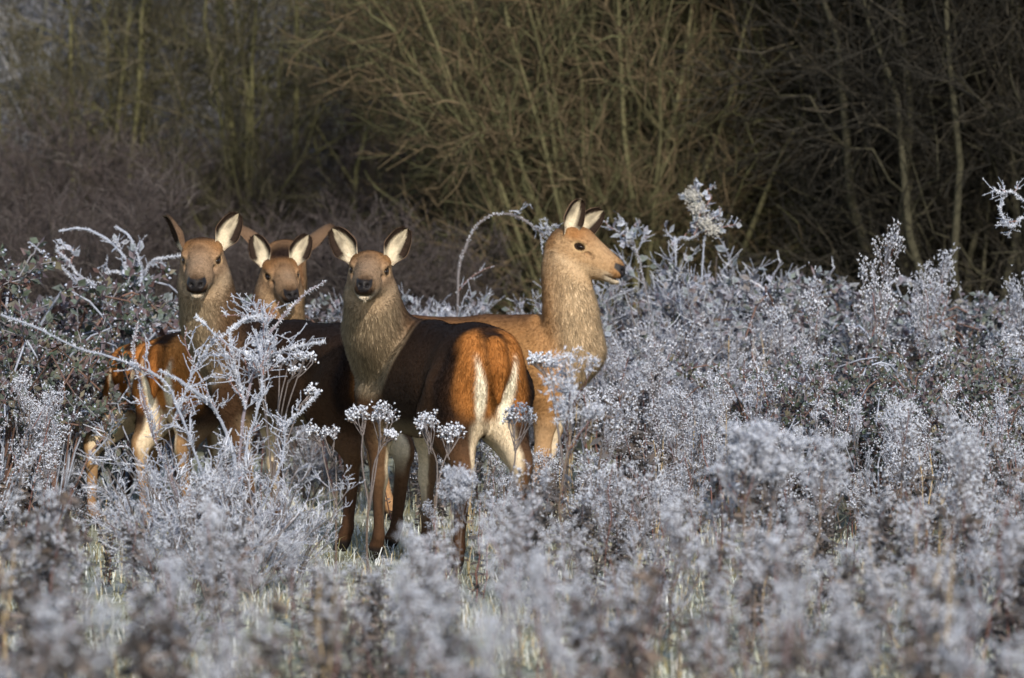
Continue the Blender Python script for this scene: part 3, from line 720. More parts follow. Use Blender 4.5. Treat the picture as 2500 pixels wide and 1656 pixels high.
def weed(seed, h=.8, nb=11, sub=5, glob=6, t0=.45, bl=.34, ang=.62, dark=False, flat=True, fluff=False, leaf=26, straw=False):
    """a dead flower stalk: branched top with frosted seed heads; returns (stalk mesh, seed head mesh)"""
    rng = np.random.default_rng(seed); A = Acc(); B = Acc()
    ns = rng.integers(1, 4) if not dark else rng.integers(2, 5)
    Q = 7; s = np.linspace(0, 1, Q)
    base = rng.normal(0, .035, (ns, 3))*np.array([1, 1, 0]); top = base+np.stack([rng.normal(0, .13*h, ns), rng.normal(0, .13*h, ns), h*rng.uniform(.72, 1., ns)], 1)
    top[0, 2] = h*.93
    st = base[:, None]+(top-base)[:, None]*s[None, :, None]+rng.normal(0, .012*h, (ns, Q, 3))*np.minimum(s*3, 1)[None, :, None]
    sc = np.array([.36, .27, .15]) if straw else STEMD if dark else STEM
    A.tube(st, np.linspace(.0052, .0026, Q)[None]*rng.uniform(.7, 1.15, (ns, 1)), colr_var(rng, sc, ns, .3, RED, .3), 5)
    L1, t = spawn(rng, st, nb, t0, 1.0, bl*.55*h, bl*h, ang, .30, 5, .22, .03)
    A.tube(L1, np.linspace(.0026, .0017, 5)[None]*np.ones((len(L1), 1)), colr_var(rng, sc*.6+FR*.4*.5, len(L1), .3, RED, .15), 3)
    L2, _ = spawn(rng, L1, sub, .45, 1.0, bl*.13*h, bl*.36*h, .55, .55, 4, .1, .04)
    A.tube(L2, np.linspace(.0019, .0014, 4)[None]*np.ones((len(L2), 1)), colr_var(rng, sc*.35+FR*.55, len(L2), .25), 3)
    tips = np.concatenate([L2[:, -1], L1[:, -1], st[:, -1]])
    n = len(tips)*glob
    C = np.repeat(tips, glob, 0)+rng.normal(0, 1, (n, 3))*np.array([.017, .017, .009 if flat else .016])*h**.5
    top_c = FRW*.75+FR*.25
    for w_ in range(2 if fluff else 1):
            m = n*2; idx = rng.integers(0, n, m); D = nrm(rng.normal(0, 1, (m, 3))+np.array([0, 0, .5])); l = rng.uniform(.006, .020, m)[:, None]
            S = nrm(np.cross(D, rng.normal(0, 1, (m, 3))))*.0016
            V = np.stack([C[idx]-S, C[idx]+S, C[idx]+D*l], 1).reshape(-1, 3)
            B.add(V, np.arange(m*3).reshape(-1, 3), np.repeat(top_c*rng.uniform(.7, 1.1, (m, 1)), 3, 0))
    if fluff: blobs(B, rng, C[::2], .0028, .0058, FR*.8+STEM*.2, .2)
    else:
        blobs(B, rng, C, .0026, .0060, top_c*.95, .22)
        k = rng.random(n) < .5; blobs(B, rng, C[k]-np.array([0, 0, .008]), .003, .006, STEM*.7, .3)
    # frost along stems, withered leaves
    P3, _ = spawn(rng, st, leaf, .08, .95, .02, .07, 1.1, -.2, 2)
    leaves(A, rng, P3[:, 0], P3[:, 1]-P3[:, 0]+np.array([0, 0, -.012]), .045 if not dark else .065, .008 if not dark else .013, np.where(rng.random((len(P3), 1)) < .7, STEMD[None], STEM[None]*.8), .4, .22 if not dark else .10, .6)
    P4, _ = spawn(rng, np.concatenate([L1, L1]), 5, .05, 1, .004, .010, 1.2, .2, 2)
    A.tube(P4, np.full((len(P4), 2), .0011), FR, 3)
    P5, _ = spawn(rng, st, 30, .4, 1, .004, .012, 1.3, .1, 2); A.tube(P5, np.full((len(P5), 2), .0012), FR*.9, 3)
    return A.build('weed_stalk', MAT_STALK), B.build('weed_heads', MAT_FROST), topz(A, B)
def twig_bush(seed, h=.7, stems=16, spread=.45, frost=.75, per=(7, 5), leafy=0, ang=.7):
    """small dense bush of frosted twigs"""
    rng = np.random.default_rng(seed); A = Acc(); B = Acc()
    Q = 6; s = np.linspace(0, 1, Q); az = rng.uniform(0, 6.28, stems); sp = rng.uniform(.1, 1, stems)*spread
    tip = np.stack([np.cos(az)*sp, np.sin(az)*sp, h*rng.uniform(.55, .95, stems)], 1)
    st = tip[:, None]*np.stack([s**1.2, s**1.2, s], 1)[None]+rng.normal(0, .02*h, (stems, Q, 3))*np.minimum(s*3, 1)[None, :, None]
    A.tube(st, np.linspace(.005, .0025, Q)[None]*np.ones((stems, 1)), colr_var(rng, STEM*.8+FR*.1, stems, .3), 4)
    L1, _ = spawn(rng, st, per[0], .2, 1, .16*h, .36*h, ang, .2, 4, 0, .06)
    A.tube(L1, np.linspace(.0030, .0020, 4)[None]*np.ones((len(L1), 1)), colr_var(rng, STEM*(1-frost*.7)+FR*frost*.7, len(L1), .3), 3)
    L2, _ = spawn(rng, L1, per[1], .15, 1, .05*h, .14*h, ang, .15, 3, 0, .06)
    B.tube(L2, np.linspace(.0023, .0014, 3)[None]*np.ones((len(L2), 1)), colr_var(rng, FR*.75+STEM*.2, len(L2), .25, FRW*.9, .25), 3)
    P3, _ = spawn(rng, L2, 4, .1, 1, .005, .013, 1.1, .2, 2)
    B.tube(P3, np.full((len(P3), 2), .0014)*np.array([[1, .5]]), FRW*.95, 3)
    if leafy:
        P4, _ = spawn(rng, np.concatenate([L1]), leafy, .1, 1, .02, .05, 1.0, .1, 2)
        cc = np.array([[.05, .065, .03], [.09, .05, .035], [.12, .085, .05], [.06, .03, .03]])[rng.integers(0, 4, len(P4))]
        leaves(B, rng, P4[:, 0], P4[:, 1]-P4[:, 0], .052, .019, cc, .3, .5, .4)
    return A.build('bush_stems', MAT_STALK), B.build('bush_twigs', MAT_FROST if not leafy else MAT_LEAF), topz(A, B)
def bramble(seed, h=1.2, spread=.8, canes=26, leafn=16, frost=.5):
    """mound of arching bramble canes with frosted leaves"""
    rng = np.random.default_rng(seed); A = Acc(); B = Acc()
    Q = 9; s = np.linspace(0, 1, Q); az = rng.uniform(0, 6.28, canes); R = rng.uniform(.3, 1.1, canes)*spread; hh = h*rng.uniform(.45, .85, canes)
    end = rng.uniform(.1, .8, canes)
    st = np.stack([np.cos(az)[:, None]*R[:, None]*s, np.sin(az)[:, None]*R[:, None]*s, hh[:, None]*(np.sin(math.pi*np.minimum(s[None]*(.5+.42*end[:, None]), 1)))], 2)
    st += rng.normal(0, .02, st.shape)*np.minimum(s*3, 1)[None, :, None]
    A.tube(st, np.linspace(.0065, .004, Q)[None]*np.ones((canes, 1)), colr_var(rng, RED*.5+STEM*.5, canes, .3, FR*.8, .35), 5)
    P3, _ = spawn(rng, st, 14, .1, 1, .006, .013, 1.3, 0, 2); A.tube(P3, np.full((len(P3), 2), .0018)*np.array([[1, .4]]), FR, 3)
    L1, _ = spawn(rng, st, 6, .3, 1, .12, .3, .8, .3, 4, -.1, .06)
    A.tube(L1, np.linspace(.0036, .0024, 4)[None]*np.ones((len(L1), 1)), colr_var(rng, STEM*.5+FR*.35, len(L1), .3), 3)
    P4, _ = spawn(rng, np.concatenate([L1, L1]), leafn//2, .1, 1, .02, .05, 1.0, .15, 2)
    cc = np.array([[.045, .065, .03], [.09, .045, .035], [.10, .085, .045], [.055, .028, .030], [.04, .06, .035]])[rng.integers(0, 5, len(P4))]
    leaves(B, rng, P4[:, 0], P4[:, 1]-P4[:, 0], .042, .014, cc, .3, frost*.85, .4)
    blobs(B, rng, P4[rng.random(len(P4)) < .25, 1], .004, .008, FR, .2)
    return A.build('bramble_canes', MAT_STALK, True), B.build('bramble_leaves', MAT_LEAF), topz(A, B)

BEAD = [weed(200+i, .8, 8, 4, 4) for i in range(4)]
FLUF = [weed(210+i, .8, 8, 4, 4, fluff=True) for i in range(3)]
CLOUD = [weed(214+i, .8, 17, 6, 6, t0=.72, bl=.30, ang=.75, fluff=True, leaf=14) for i in range(2)]
TALLW = [weed(220+i, 1.0, 13, 5, 4, t0=.5, bl=.30, ang=.5, flat=False, fluff=(i % 2 == 0), leaf=30) for i in range(4)]
DARKW = [weed(240+i, .8, 6, 3, 2, t0=.5, bl=.22, ang=.45, dark=True, leaf=70) for i in range(4)]
STRAW = [weed(250+i, .8, 4, 2, 2, t0=.6, bl=.18, ang=.4, dark=True, leaf=20, straw=True) for i in range(3)]
TWIGB = [twig_bush(260+i) for i in range(4)]
BRAM = [bramble(280+i) for i in range(4)]
TALLB = [twig_bush(300+i, 1.25, 26, .62, .7, (8, 6), 4, .8) for i in range(3)]
DBRAM = [bramble(290+i, frost=.16, canes=30) for i in range(3)]
def gz(x, y): return float(ground_z(np.array(x), np.array(y)))
FRONT = np.array([(-200, 1000), (0, 1000), (150, 990), (180, 1180), (330, 1200), (420, 1150), (560, 1130), (700, 1230), (760, 1340), (950, 1350), (1000, 1260), (1150, 1160), (1300, 1110), (1450, 1060), (1600, 1060), (1700, 1030), (1850, 1030), (2000, 1090), (2150, 1130), (2250, 1000), (2400, 990), (2700, 1000)], float)
BACK = np.array([(-200, 640), (0, 650), (300, 720), (450, 720), (750, 740), (900, 720), (1050, 700), (1150, 690), (1350, 690), (1500, 740), (1600, 730), (1750, 720), (1900, 720), (2050, 690), (2200, 680), (2350, 690), (2700, 690)], float)
DEER = [(1217, 18.75, 113, 1.08), (962, 20.15, 130, 1.06), (376, 21.5, 63, .98), (292, 22.1, 58, .93), (866, 22.55, -16, 1.06)]
def deer_free(x, y, r=.20):
    for px, d, yw, s in DEER:
        o = origin_from_rump(px, d, yw, s); c_, s_ = hv(yw)
        u = (x-o[0])*c_+(y-o[1])*s_; v = -(x-o[0])*s_+(y-o[1])*c_
        if abs(u) < .72+r*.4 and abs(v) < .20+r: return False
    return True
KIND = {'s': ('frosted_weed', 'beaded frosted seed head weed', 'weed', BEAD, ('stalk', 'seed_head_spray')),
        'f': ('frosted_weed', 'fluffy frosted seed head weed', 'weed', FLUF, ('stalk', 'seed_head_spray')),
        'c': ('frosted_weed', 'dense cloud of frosted fluff', 'weed', CLOUD, ('stalk', 'seed_head_spray')),
        't': ('tall_weed', 'tall many branched frosted weed', 'weed', TALLW, ('stalk', 'seed_head_spray')),
        'd': ('withered_stalk', 'dark withered stalk with shrivelled leaves', 'weed', DARKW, ('stalk', 'seed_head_spray')),
        'y': ('straw_stalk', 'thin straw coloured stalk with few heads', 'weed', STRAW, ('stalk', 'seed_head_spray')),
        'w': ('frosted_bush', 'small bush of white frosted twigs', 'bush', TWIGB, ('stem', 'twig_crown')),
        'm': ('bramble_mound', 'mound of bramble canes with frosted leaves', 'bramble', BRAM, ('cane', 'foliage')),
        'g': ('tall_frosted_bush', 'tall dense frosted bush with a few leaves', 'bush', TALLB, ('stem', 'twig_crown')),
        'k': ('dark_bramble', 'dark bramble mound with little frost', 'bramble', DBRAM, ('cane', 'foliage'))}
def zone(px, d):
    if d < 12.5: return 'at the thicket front '+('left of the turf gap' if px < 760 else 'right of the turf gap' if px > 1000 else 'before the turf gap')
    if d < 19.2: return ('before the russet rumped deer' if px < 480 else 'before the deer facing the camera' if px < 800 else 'by the open turf' if px < 980 else
                         'before the golden rumped deer' if px < 1300 else 'before the tawny deer' if px < 1550 else 'before the frosted bank' if px < 2050 else 'before the dark leafy bank')
    return ('on the bramble bank beside the russet rumped deer' if px < 420 else 'behind the dark deer' if px < 1000 else 'behind the tawny deer' if px < 1450 else
            'beside the chest of the tawny deer' if px < 1650 else 'on the frosted bank' if px < 2050 else 'on the dark leafy bank')
srng = np.random.default_rng(99)
def plant(k, x, y, h, wide=1.0, label=None, i=None):
    g = KIND[k]; i = srng.integers(len(g[3])) if i is None else i; ms = g[3][i]; s = h/ms[2]
    zn = zone(px_of(x, y), y); ws = wide*s/(1 if s > .55 else (.55/s)**-.35)
    return place(g[0], ms[:2], g[4], (x, y, gz(x, y)-.01), srng.uniform(0, 6.28), (ws, ws, s), label or g[1]+' '+zn, g[2], (g[1]+' '+zn) if not label else None, (None, 'stuff'))
def px_of(x, y): return 1250+x*FPX/y
def top_h(ytop, y): return CAM_H-(ytop-600)*y/FPX
cnt = {}
pts = []
def spread_pts(n, d0, d1, mind, dens):
    out = []; tries = 0
    while len(out) < n and tries < 60000:
        tries += 1
        d = math.sqrt(srng.uniform(d0*d0, d1*d1)); px = srng.uniform(-120, 2620); x = (px-1250)*d/FPX
        if srng.random() > dens(px, d): continue
        if any((x-a)**2+(d-b)**2 < mind*mind for a, b in pts): continue
        pts.append((x, d)); out.append((px, x, d))
    return out
def clump(px, d):   # plants stand in drifts with darker gaps between
    x = (px-1250)*d/FPX; v = math.sin(3.3*x+1.1*d+.6)+math.sin(2.1*x-2.3*d+2.0)+.7*math.sin(6.1*x+3.7*d)
    return 1.0 if v > .1 else .42 if v > -.7 else .16
def clear(px, d):   # the open turf round the hooves
    return clump(px, d)*open_turf(px, d)
def open_turf(px, d):
    if d > 16.2 and 690 < px < 975: return .10
    if d > 15.5 and px < 420: return .35
    if d > 15.5 and px < 760: return .55
    return 1.0
# in front of the deer
for px, x, d in spread_pts(250, 8.6, 19.2, .16, clear):
    if not deer_free(x, d): continue
    hm = top_h(np.interp(px, FRONT[:, 0], FRONT[:, 1]), d)
    r_ = srng.random(); k = 's' if r_ < .33 else 'f' if r_ < .57 else ('d' if r_ < .85 else 'y' if r_ < .95 else 'w')
    h = srng.uniform(.40, .74) if d < 13 else srng.uniform(.34, .70)
    if k == 'w': h *= .7
    h = min(h, hm*srng.uniform(.85, 1.0))
    if h < .12: continue
    plant(k, x, d, h, 1.1 if h < .5 else 1.0); cnt[k] = cnt.get(k, 0)+1
# round and behind the deer
for px, x, d in spread_pts(270, 19.2, 25.0, .17, lambda px, d: clump(px*1.3, d)*(.12 if (690 < px < 930 and d < 24) else .5 if px < 500 else .45 if (px > 1880 and d < 22.5) else 1.0)):
    if not deer_free(x, d, .25): continue
    lim = np.interp(px, BACK[:, 0], BACK[:, 1])+(25.0-d)*(40 if px > 1450 else 60 if px > 330 else 42)
    hm = top_h(lim, d); r_ = srng.random()
    if 330 < px < 1450 and d < 22.8: hm = min(hm, .5)
    if 150 < px <= 330 and d < 22.5: hm = min(hm, .32)
    k = 's' if r_ < .24 else 'f' if r_ < .42 else ('t' if r_ < .68 and hm > .7 else ('d' if r_ < .80 else 'y' if r_ < .92 else 'w'))
    h = min(hm*srng.uniform(.75, 1.02), 1.3)
    if k == 'w': h = min(h*.8, .85)
    if h < .15: continue
    plant(k, x, d, h, .9 if h > .9 else 1.05); cnt[k] = cnt.get(k, 0)+1
# bramble mounds: dark leafy one on the left, pale ones on the right
for px, d, ytop, wd in ((-60, 22.6, 560, 1.1), (70, 22.8, 600, 1.1), (190, 23.2, 665, 1.1), (300, 23.6, 700, 1.0), (-20, 21.4, 720, .9), (130, 21.8, 770, .9),
                        (430, 25, 690, 1.), (560, 25.5, 740, 1.), (790, 25.5, 740, 1.), (1010, 25.3, 690, 1.0), (1150, 25.5, 700, 1.), (1290, 25.2, 700, 1.), (1560, 25, 625, 1.1), (1640, 24.6, 585, 1.0), (1720, 25.3, 560, 1.1), (1800, 25.3, 580, 1.1), (1880, 25.2, 600, 1.1), (1950, 25.3, 640, 1.1),
                        (2010, 21.2, 900, .9), (2140, 21.0, 880, 1.0), (2270, 21.3, 860, 1.0), (2400, 21.0, 900, 1.0), (2520, 21.4, 860, 1.0), (1920, 22.4, 840, .9), (2340, 22.3, 800, 1.),
                        (1620, 24, 740, 1.), (1770, 24.2, 760, 1.), (1960, 24.6, 700, 1.1), (2080, 25, 700, 1.1), (2210, 24.5, 720, 1.1), (2330, 25.2, 690, 1.1), (2450, 24.6, 690, 1.1), (2560, 25, 680, 1.1)):
    plant('k' if (px < 150 or (d < 23 and px > 1900)) else 'g' if (1500 < px < 1900 and d < 25.4) or 900 < px < 1320 else 'm', (px-1250)*d/FPX, d, top_h(ytop, d), wd)
print('PLANTS', cnt)

# ------------------------------------------------------------------ grass
grng = np.random.default_rng(31)
n = 60000
d = np.sqrt(grng.uniform(9**2, 27**2, n)); px = grng.uniform(-150, 2650, n); x = (px-1250)*d/FPX
clump = np.sin(3.1*x+1.7*d)+np.sin(5.7*x-4.3*d+2)+.8*np.sin(11*x+9*d)
keep = clump+grng.normal(0, .9, n) > -.6; x = x[keep]; d = d[keep]; n = len(x); clump = clump[keep]
b0 = np.stack([x, d, ground_z(x, d)-.005], 1)
hg = grng.gamma(3., .014, n)*(1+.25*np.clip(clump, -1, 2))+.02
az = grng.uniform(0, 6.28, n); lean = np.abs(grng.normal(.9, .5, n))
dirx = np.stack([np.cos(az), np.sin(az), 0*az], 1)
sdx = np.stack([-np.sin(az), np.cos(az), 0*az], 1)*grng.uniform(.0016, .0032, n)[:, None]
mid = b0+dirx*(hg*lean*.35)[:, None]+np.array([0, 0, 1])*(hg*.62)[:, None]
tip = b0+dirx*(hg*lean*1.0)[:, None]+np.array([0, 0, 1])*(hg*(1-.3*lean).clip(.1))[:, None]
GV = np.stack([b0-sdx, b0+sdx, mid-sdx*.8, mid+sdx*.8, tip], 1).reshape(-1, 3)
ib = np.arange(n)[:, None]*5
gq = ib+np.array([[0, 1, 3, 2]]); gt = ib+np.array([[2, 3, 4]])
pal = np.array([[.42, .34, .19], [.50, .53, .44], [.64, .66, .64], [.22, .20, .09], [.55, .48, .33]])
pc = pal[grng.choice(5, n, p=[.16, .32, .28, .13, .11])]*grng.uniform(.75, 1.15, (n, 1))
tag(obj('grass', mesh_np('grass', GV, [gq, gt], np.repeat(pc, 5, 0), material=MAT_LEAF)), 'short frosted grass and straw covering the field', 'grass', kind='stuff')

# ------------------------------------------------------------------ hero plants
def smooth_line(pp, n=24):
    pp = np.asarray(pp, float); t = np.linspace(0, len(pp)-1, n); out = np.empty((n, 3))
    for c in range(3):
        y = pp[:, c]; m = np.gradient(y); i = np.minimum(t.astype(int), len(y)-2); f = t-i
        out[:, c] = (2*f**3-3*f**2+1)*y[i]+(f**3-2*f**2+f)*m[i]+(-2*f**3+3*f**2)*y[i+1]+(f**3-f**2)*m[i+1]
    return out
def cane_mesh(rng, trace, r0, r1, col_, spikes=14, n=26):
    L = smooth_line(trace, n); A = Acc()
    A.tube(L[None]+rng.normal(0, .002, (1, n, 3)), np.linspace(r0, r1, n)[None]*rng.uniform(.7, 1.3, (1, n))*.62, np.asarray(col_)*.85, 6)
    P3, _ = spawn(rng, L[None], int(spikes*n), .0, 1, .006, .017, 1.25, .1, 2, taper_len=False)
    A.tube(P3, np.full((len(P3), 2), .0022)*np.array([[1, .3]]), FRW*.9, 3)
    return A, L
def bramble_bush(label, base_px, base_d, traces, twigs, seed, leafy=0, name='bramble_bush', tw=(.10, .28), tmax=.95):
    rng = np.random.default_rng(seed); bx = P(base_px, 0, base_d)
    root = empty(name, (bx[0], bx[1], gz(bx[0], bx[1]))); o = np.array([bx[0], bx[1], gz(bx[0], bx[1])])
    tag(root, label, 'bramble')
    allL = []
    for tr, r0, r1, cc in traces:
        w = [P(a, b, dd)-o for a, b, dd in tr]
        A, L = cane_mesh(rng, w, r0, r1, cc); allL.append(L)
        obj('cane', A.build('cane', MAT_STALK, True), root)
    allL = np.stack(allL)
    if twigs:
        T = Acc()
        L1, _ = spawn(rng, allL, twigs, .02, tmax, tw[0], tw[1], .8, .25, 5, -.05, .08)
        T.tube(L1, np.linspace(.0036, .0022, 5)[None]*np.ones((len(L1), 1)), colr_var(rng, FR*.6+STEM*.3, len(L1), .25, RED*1.2+.05, .3), 4)
        L2, _ = spawn(rng, L1, 5, .1, 1, .03, .10, .7, .2, 3, 0, .08)
        T.tube(L2, np.linspace(.0024, .0015, 3)[None]*np.ones((len(L2), 1)), colr_var(rng, FR*.8, len(L2), .25), 3)
        P3, _ = spawn(rng, np.concatenate([L2]), 5, 0, 1, .005, .014, 1.2, .1, 2); T.tube(P3, np.full((len(P3), 2), .0018)*np.array([[1, .4]]), FRW*.9, 3)
        P3, _ = spawn(rng, L1, 12, 0, 1, .005, .014, 1.2, .1, 2); T.tube(P3, np.full((len(P3), 2), .0020)*np.array([[1, .4]]), FRW*.9, 3)
        tag(obj('twig_crown', T.build('twig_crown', MAT_STALK), root), kind='stuff')
        if leafy:
            B = Acc(); P4, _ = spawn(rng, L1, leafy, .1, 1, .02, .05, 1.0, .15, 2)
            cc = np.array([[.05, .07, .035], [.09, .05, .04], [.11, .09, .05]])[rng.integers(0, 3, len(P4))]
            leaves(B, rng, P4[:, 0], P4[:, 1]-P4[:, 0], .05, .018, cc, .3, .75, .4)
            tag(obj('foliage', B.build('foliage', MAT_LEAF), root), kind='stuff')
    return root
MV = RED*.55+FR*.35; PW = FR*.85
f = 18.1
bramble_bush('frosted bramble with arching bare canes in front of the russet rumps', 520, 18.0, [
    ([(560, 1400, f), (590, 1060, f), (615, 920, f+.1), (650, 830, f+.15), (690, 775, f+.2), (740, 722, f+.2), (793, 687, f+.2)], .011, .007, MV),
    ([(555, 1400, f), (600, 1100, f), (640, 960, f), (625, 880, f), (560, 845, f), (505, 798, f), (478, 772, f)], .010, .006, PW*.9),
    ([(640, 890, f+.1), (660, 872, f+.1), (700, 852, f+.1), (750, 842, f+.1), (793, 833, f+.1)], .008, .006, PW*.85),
    ([(540, 1400, f-.1), (575, 1150, f-.1), (530, 1010, f-.1), (480, 960, f-.2), (430, 925, f-.2), (390, 905, f-.2)], .016, .008, PW*.8),
    ([(520, 1400, f-.2), (420, 1180, f-.3), (370, 1050, f-.3), (345, 950, f-.3), (325, 860, f-.3), (335, 790, f-.3)], .010, .006, MV*.8),
    ([(530, 1400, f-.2), (500, 1180, f-.4), (440, 1010, f-.4), (400, 930, f-.4), (300, 880, f-.4), (190, 850, f-.4), (90, 800, f-.4), (0, 770, f-.4)], .010, .008, PW*.8),
    ([(420, 1040, f), (450, 960, f), (500, 860, f), (545, 820, f), (600, 780, f), (640, 770, f)], .007, .005, PW*.85),
    ([(600, 1000, f), (575, 900, f), (565, 850, f), (560, 800, f)], .006, .005, PW*.85),
    ([(650, 820, f+.15), (645, 790, f+.15), (632, 772, f+.15), (600, 780, f+.15), (570, 797, f+.15)], .007, .006, PW*.9),
    ([(560, 1400, f), (680, 1150, f), (700, 1040, f), (740, 1000, f), (780, 955, f)], .008, .005, PW*.85)], 12, 71, 0, tw=(.05, .18), tmax=.5)
q = 23.7
bramble_bush('tall arching frosted bramble canes behind the russet rumped deer', 370, 23.7, [
    ([(385, 1310, q), (372, 900, q), (355, 750, q), (335, 690, q), (300, 622, q), (250, 578, q), (200, 558, q), (143, 565, q)], .013, .009, PW),
    ([(395, 1310, q), (385, 900, q), (368, 800, q), (348, 720, q), (342, 650, q), (328, 600, q), (310, 572, q), (280, 553, q)], .014, .010, PW),
    ([(360, 1310, q), (350, 800, q), (325, 700, q), (290, 665, q), (260, 668, q), (243, 690, q)], .010, .007, PW*.9),
    ([(345, 760, q+.1), (348, 690, q+.1), (370, 640, q+.1), (400, 630, q+.1), (442, 624, q+.1)], .005, .0045, PW*.8),
    ([(350, 1310, q), (330, 760, q), (270, 720, q), (200, 705, q), (160, 660, q), (130, 640, q), (70, 590, q)], .009, .006, PW*.8),
    ([(240, 700, q), (190, 670, q), (170, 640, q), (140, 612, q), (165, 603, q)], .006, .006, PW*.85)], 5, 72, 3, tw=(.05, .16), tmax=.75)
q = 24.3
bramble_bush('single arching grey bramble cane behind the tawny deer', 1120, 24.3, [
    ([(1110, 1160, q), (1118, 700, q), (1135, 610, q), (1165, 550, q), (1215, 522, q), (1270, 532, q), (1320, 570, q), (1370, 620, q)], .012, .009, STEM*.7+FR*.2),
    ([(1390, 1160, q), (1370, 700, q), (1360, 610, q), (1345, 575, q), (1330, 545, q)], .010, .007, STEM*.5+FR*.4)], 5, 73)
q = 24.6
spray = bramble_bush('bramble spray with creamy fluffy seed heads above the frosted mound', 1720, 24.6, [
    ([(1700, 1150, q), (1715, 640, q), (1728, 560, q), (1715, 510, q), (1695, 478, q)], .009, .006, PW*.9),
    ([(1720, 1150, q), (1650, 640, q), (1690, 580, q), (1760, 545, q)], .009, .007, PW*.9),
    ([(1660, 1150, q), (1570, 680, q), (1545, 600, q), (1530, 560, q)], .009, .006, STEM*.6+FR*.3)], 9, 74, 6)
hr_ = np.random.default_rng(8); so = np.array(spray.location)
for a, b, n_, w_ in ((1690, 478, 170, 1.0), (1703, 508, 150, .9), (1722, 545, 150, .9), (1742, 562, 110, .8)):
    bl = Acc(); blobs(bl, hr_, P(a, b, 24.55)+hr_.normal(0, 1, (n_*2, 3))*np.array([.022, .022, .019])*w_-so, .002, .007, np.array([.50, .49, .46]), .35)
    tag(obj('seed_head', bl.build('seed_head', MAT_FROST), spray), kind='stuff')
q = 22.5
bramble_bush('bare frosted branch reaching in from beyond the shady wood', 2640, 22.5, [
    ([(2660, 1270, q), (2640, 700, q), (2580, 520, q), (2520, 500, q), (2490, 485, q), (2470, 468, q), (2445, 472, q), (2428, 464, q)], .011, .005, PW*.8),
    ([(2560, 512, q), (2520, 530, q), (2490, 535, q), (2470, 555, q), (2450, 530, q), (2438, 505, q)], .006, .005, PW*.9)], 8, 75, tw=(.04, .12))

def hero_weed(px, d, ytop, heads, seed, label, stem_px=None, rays=26, gl=5, rg=(.0045, .0085), col_=None):
    """one plant with a separate part for each seed head; heads: (px, py, width in px)"""
    rng = np.random.default_rng(seed); o = P(px, 0, d); z0 = gz(o[0], d); o = np.array([o[0], d, z0])
    root = empty('frosted_weed', tuple(o)); tag(root, label, 'weed')
    A = Acc(); S = d/FPX
    joint = np.array([rng.normal(0, .01), 0, top_h(max(h_[1] for h_ in heads), d)*.62])
    L = smooth_line([np.zeros(3), joint*.5+rng.normal(0, .006, 3), joint], 10); A.tube(L[None], np.linspace(.0065, .0045, 10)[None], STEM*.8, 6)
    stalk = None; hm = []
    for hx_, hy_, w in heads:
        c_ = P(hx_, hy_, d+rng.normal(0, .05))-o; R = w*S*.5
        node = joint*.45+c_*.55-np.array([0, 0, R*.35]); node = c_*.7+joint*.3; node[2] = max(c_[2]-R*1.35, joint[2]*.9)
        br = smooth_line([joint*.8, joint*.45+node*.55+rng.normal(0, .01, 3), node], 8); A.tube(br[None], np.linspace(.004, .003, 8)[None], STEM*.75+FR*.1, 5)
        np_ = max(5, rays//5); pr = np.sqrt(rng.uniform(.05, 1, np_))*R*.8; pa_ = rng.uniform(0, 6.28, np_)
        pe = c_+np.stack([pr*np.cos(pa_), pr*np.sin(pa_), -R*rng.uniform(.15, .5, np_)], 1)
        st_ = node+rng.normal(0, .004, (np_, 3)); st_[:, 2] = node[2]+R*rng.uniform(-.5, .25, np_)
        s_ = np.linspace(0, 1, 5)[None, :, None]
        ry = st_[:, None]*(1-s_)+pe[:, None]*s_+np.array([0, 0, -1.0])*(s_*(1-s_))*R*.3
        A.tube(ry, np.full((np_, 5), .0022), colr_var(rng, STEM*.75+FR*.12, np_, .3), 4)
        ow = rng.integers(0, np_, rays); rr_ = rng.uniform(.1, .42, rays)*R; aa = rng.uniform(0, 6.28, rays)
        ends = pe[ow]+np.stack([rr_*np.cos(aa), rr_*np.sin(aa), R*rng.uniform(.05, .75, rays)], 1); ends[:, 2] += R*.35*(1-((ends[:, 0]-c_[0])**2+(ends[:, 1]-c_[1])**2)/R**2)
        ry2 = pe[ow][:, None]*(1-s_[:, ::2])+ends[:, None]*s_[:, ::2]
        A.tube(ry2, np.full((rays, 3), .0015), colr_var(rng, STEM*.6+FR*.35, rays, .25), 3)
        B = Acc(); C = np.repeat(ends, gl, 0)+rng.normal(0, 1, (rays*gl, 3))*np.array([.009, .009, .008])
        blobs(B, rng, C, rg[0], rg[1], FRW*.85 if col_ is None else col_, .3)
        m_ = len(C)*3; ix = rng.integers(0, len(C), m_); D_ = nrm(rng.normal(0, 1, (m_, 3))+np.array([0, 0, .4])); S_ = nrm(np.cross(D_, rng.normal(0, 1, (m_, 3))))*.0012
        B.add(np.stack([C[ix]-S_, C[ix]+S_, C[ix]+D_*rng.uniform(.006, .014, (m_, 1))], 1).reshape(-1, 3), np.arange(m_*3).reshape(-1, 3), np.repeat(FRW*rng.uniform(.7, 1, (m_, 1)), 3, 0))
        k = rng.random(len(C)) < .3; blobs(B, rng, C[k]-np.array([0, 0, .010]), .003, .006, STEM*.9, .3)
        hm.append(B.build('seed_head', MAT_FROST, True))
    P5, _ = spawn(rng, L[None], 60, .1, 1, .004, .012, 1.3, .1, 2); A.tube(P5, np.full((len(P5), 2), .0014), FR*.9, 3)
    obj('stalk', A.build('stalk', MAT_STALK, True), root)
    for m in hm: obj('seed_head', m, root)
    return root
hero_weed(900, 18.5, 990, [(880, 1015, 58), (938, 1018, 84), (955, 1064, 28)], 301, 'round frosted seed heads beside the pale foreleg of the golden rumped deer', rays=40, gl=3, rg=(.0032, .0066))
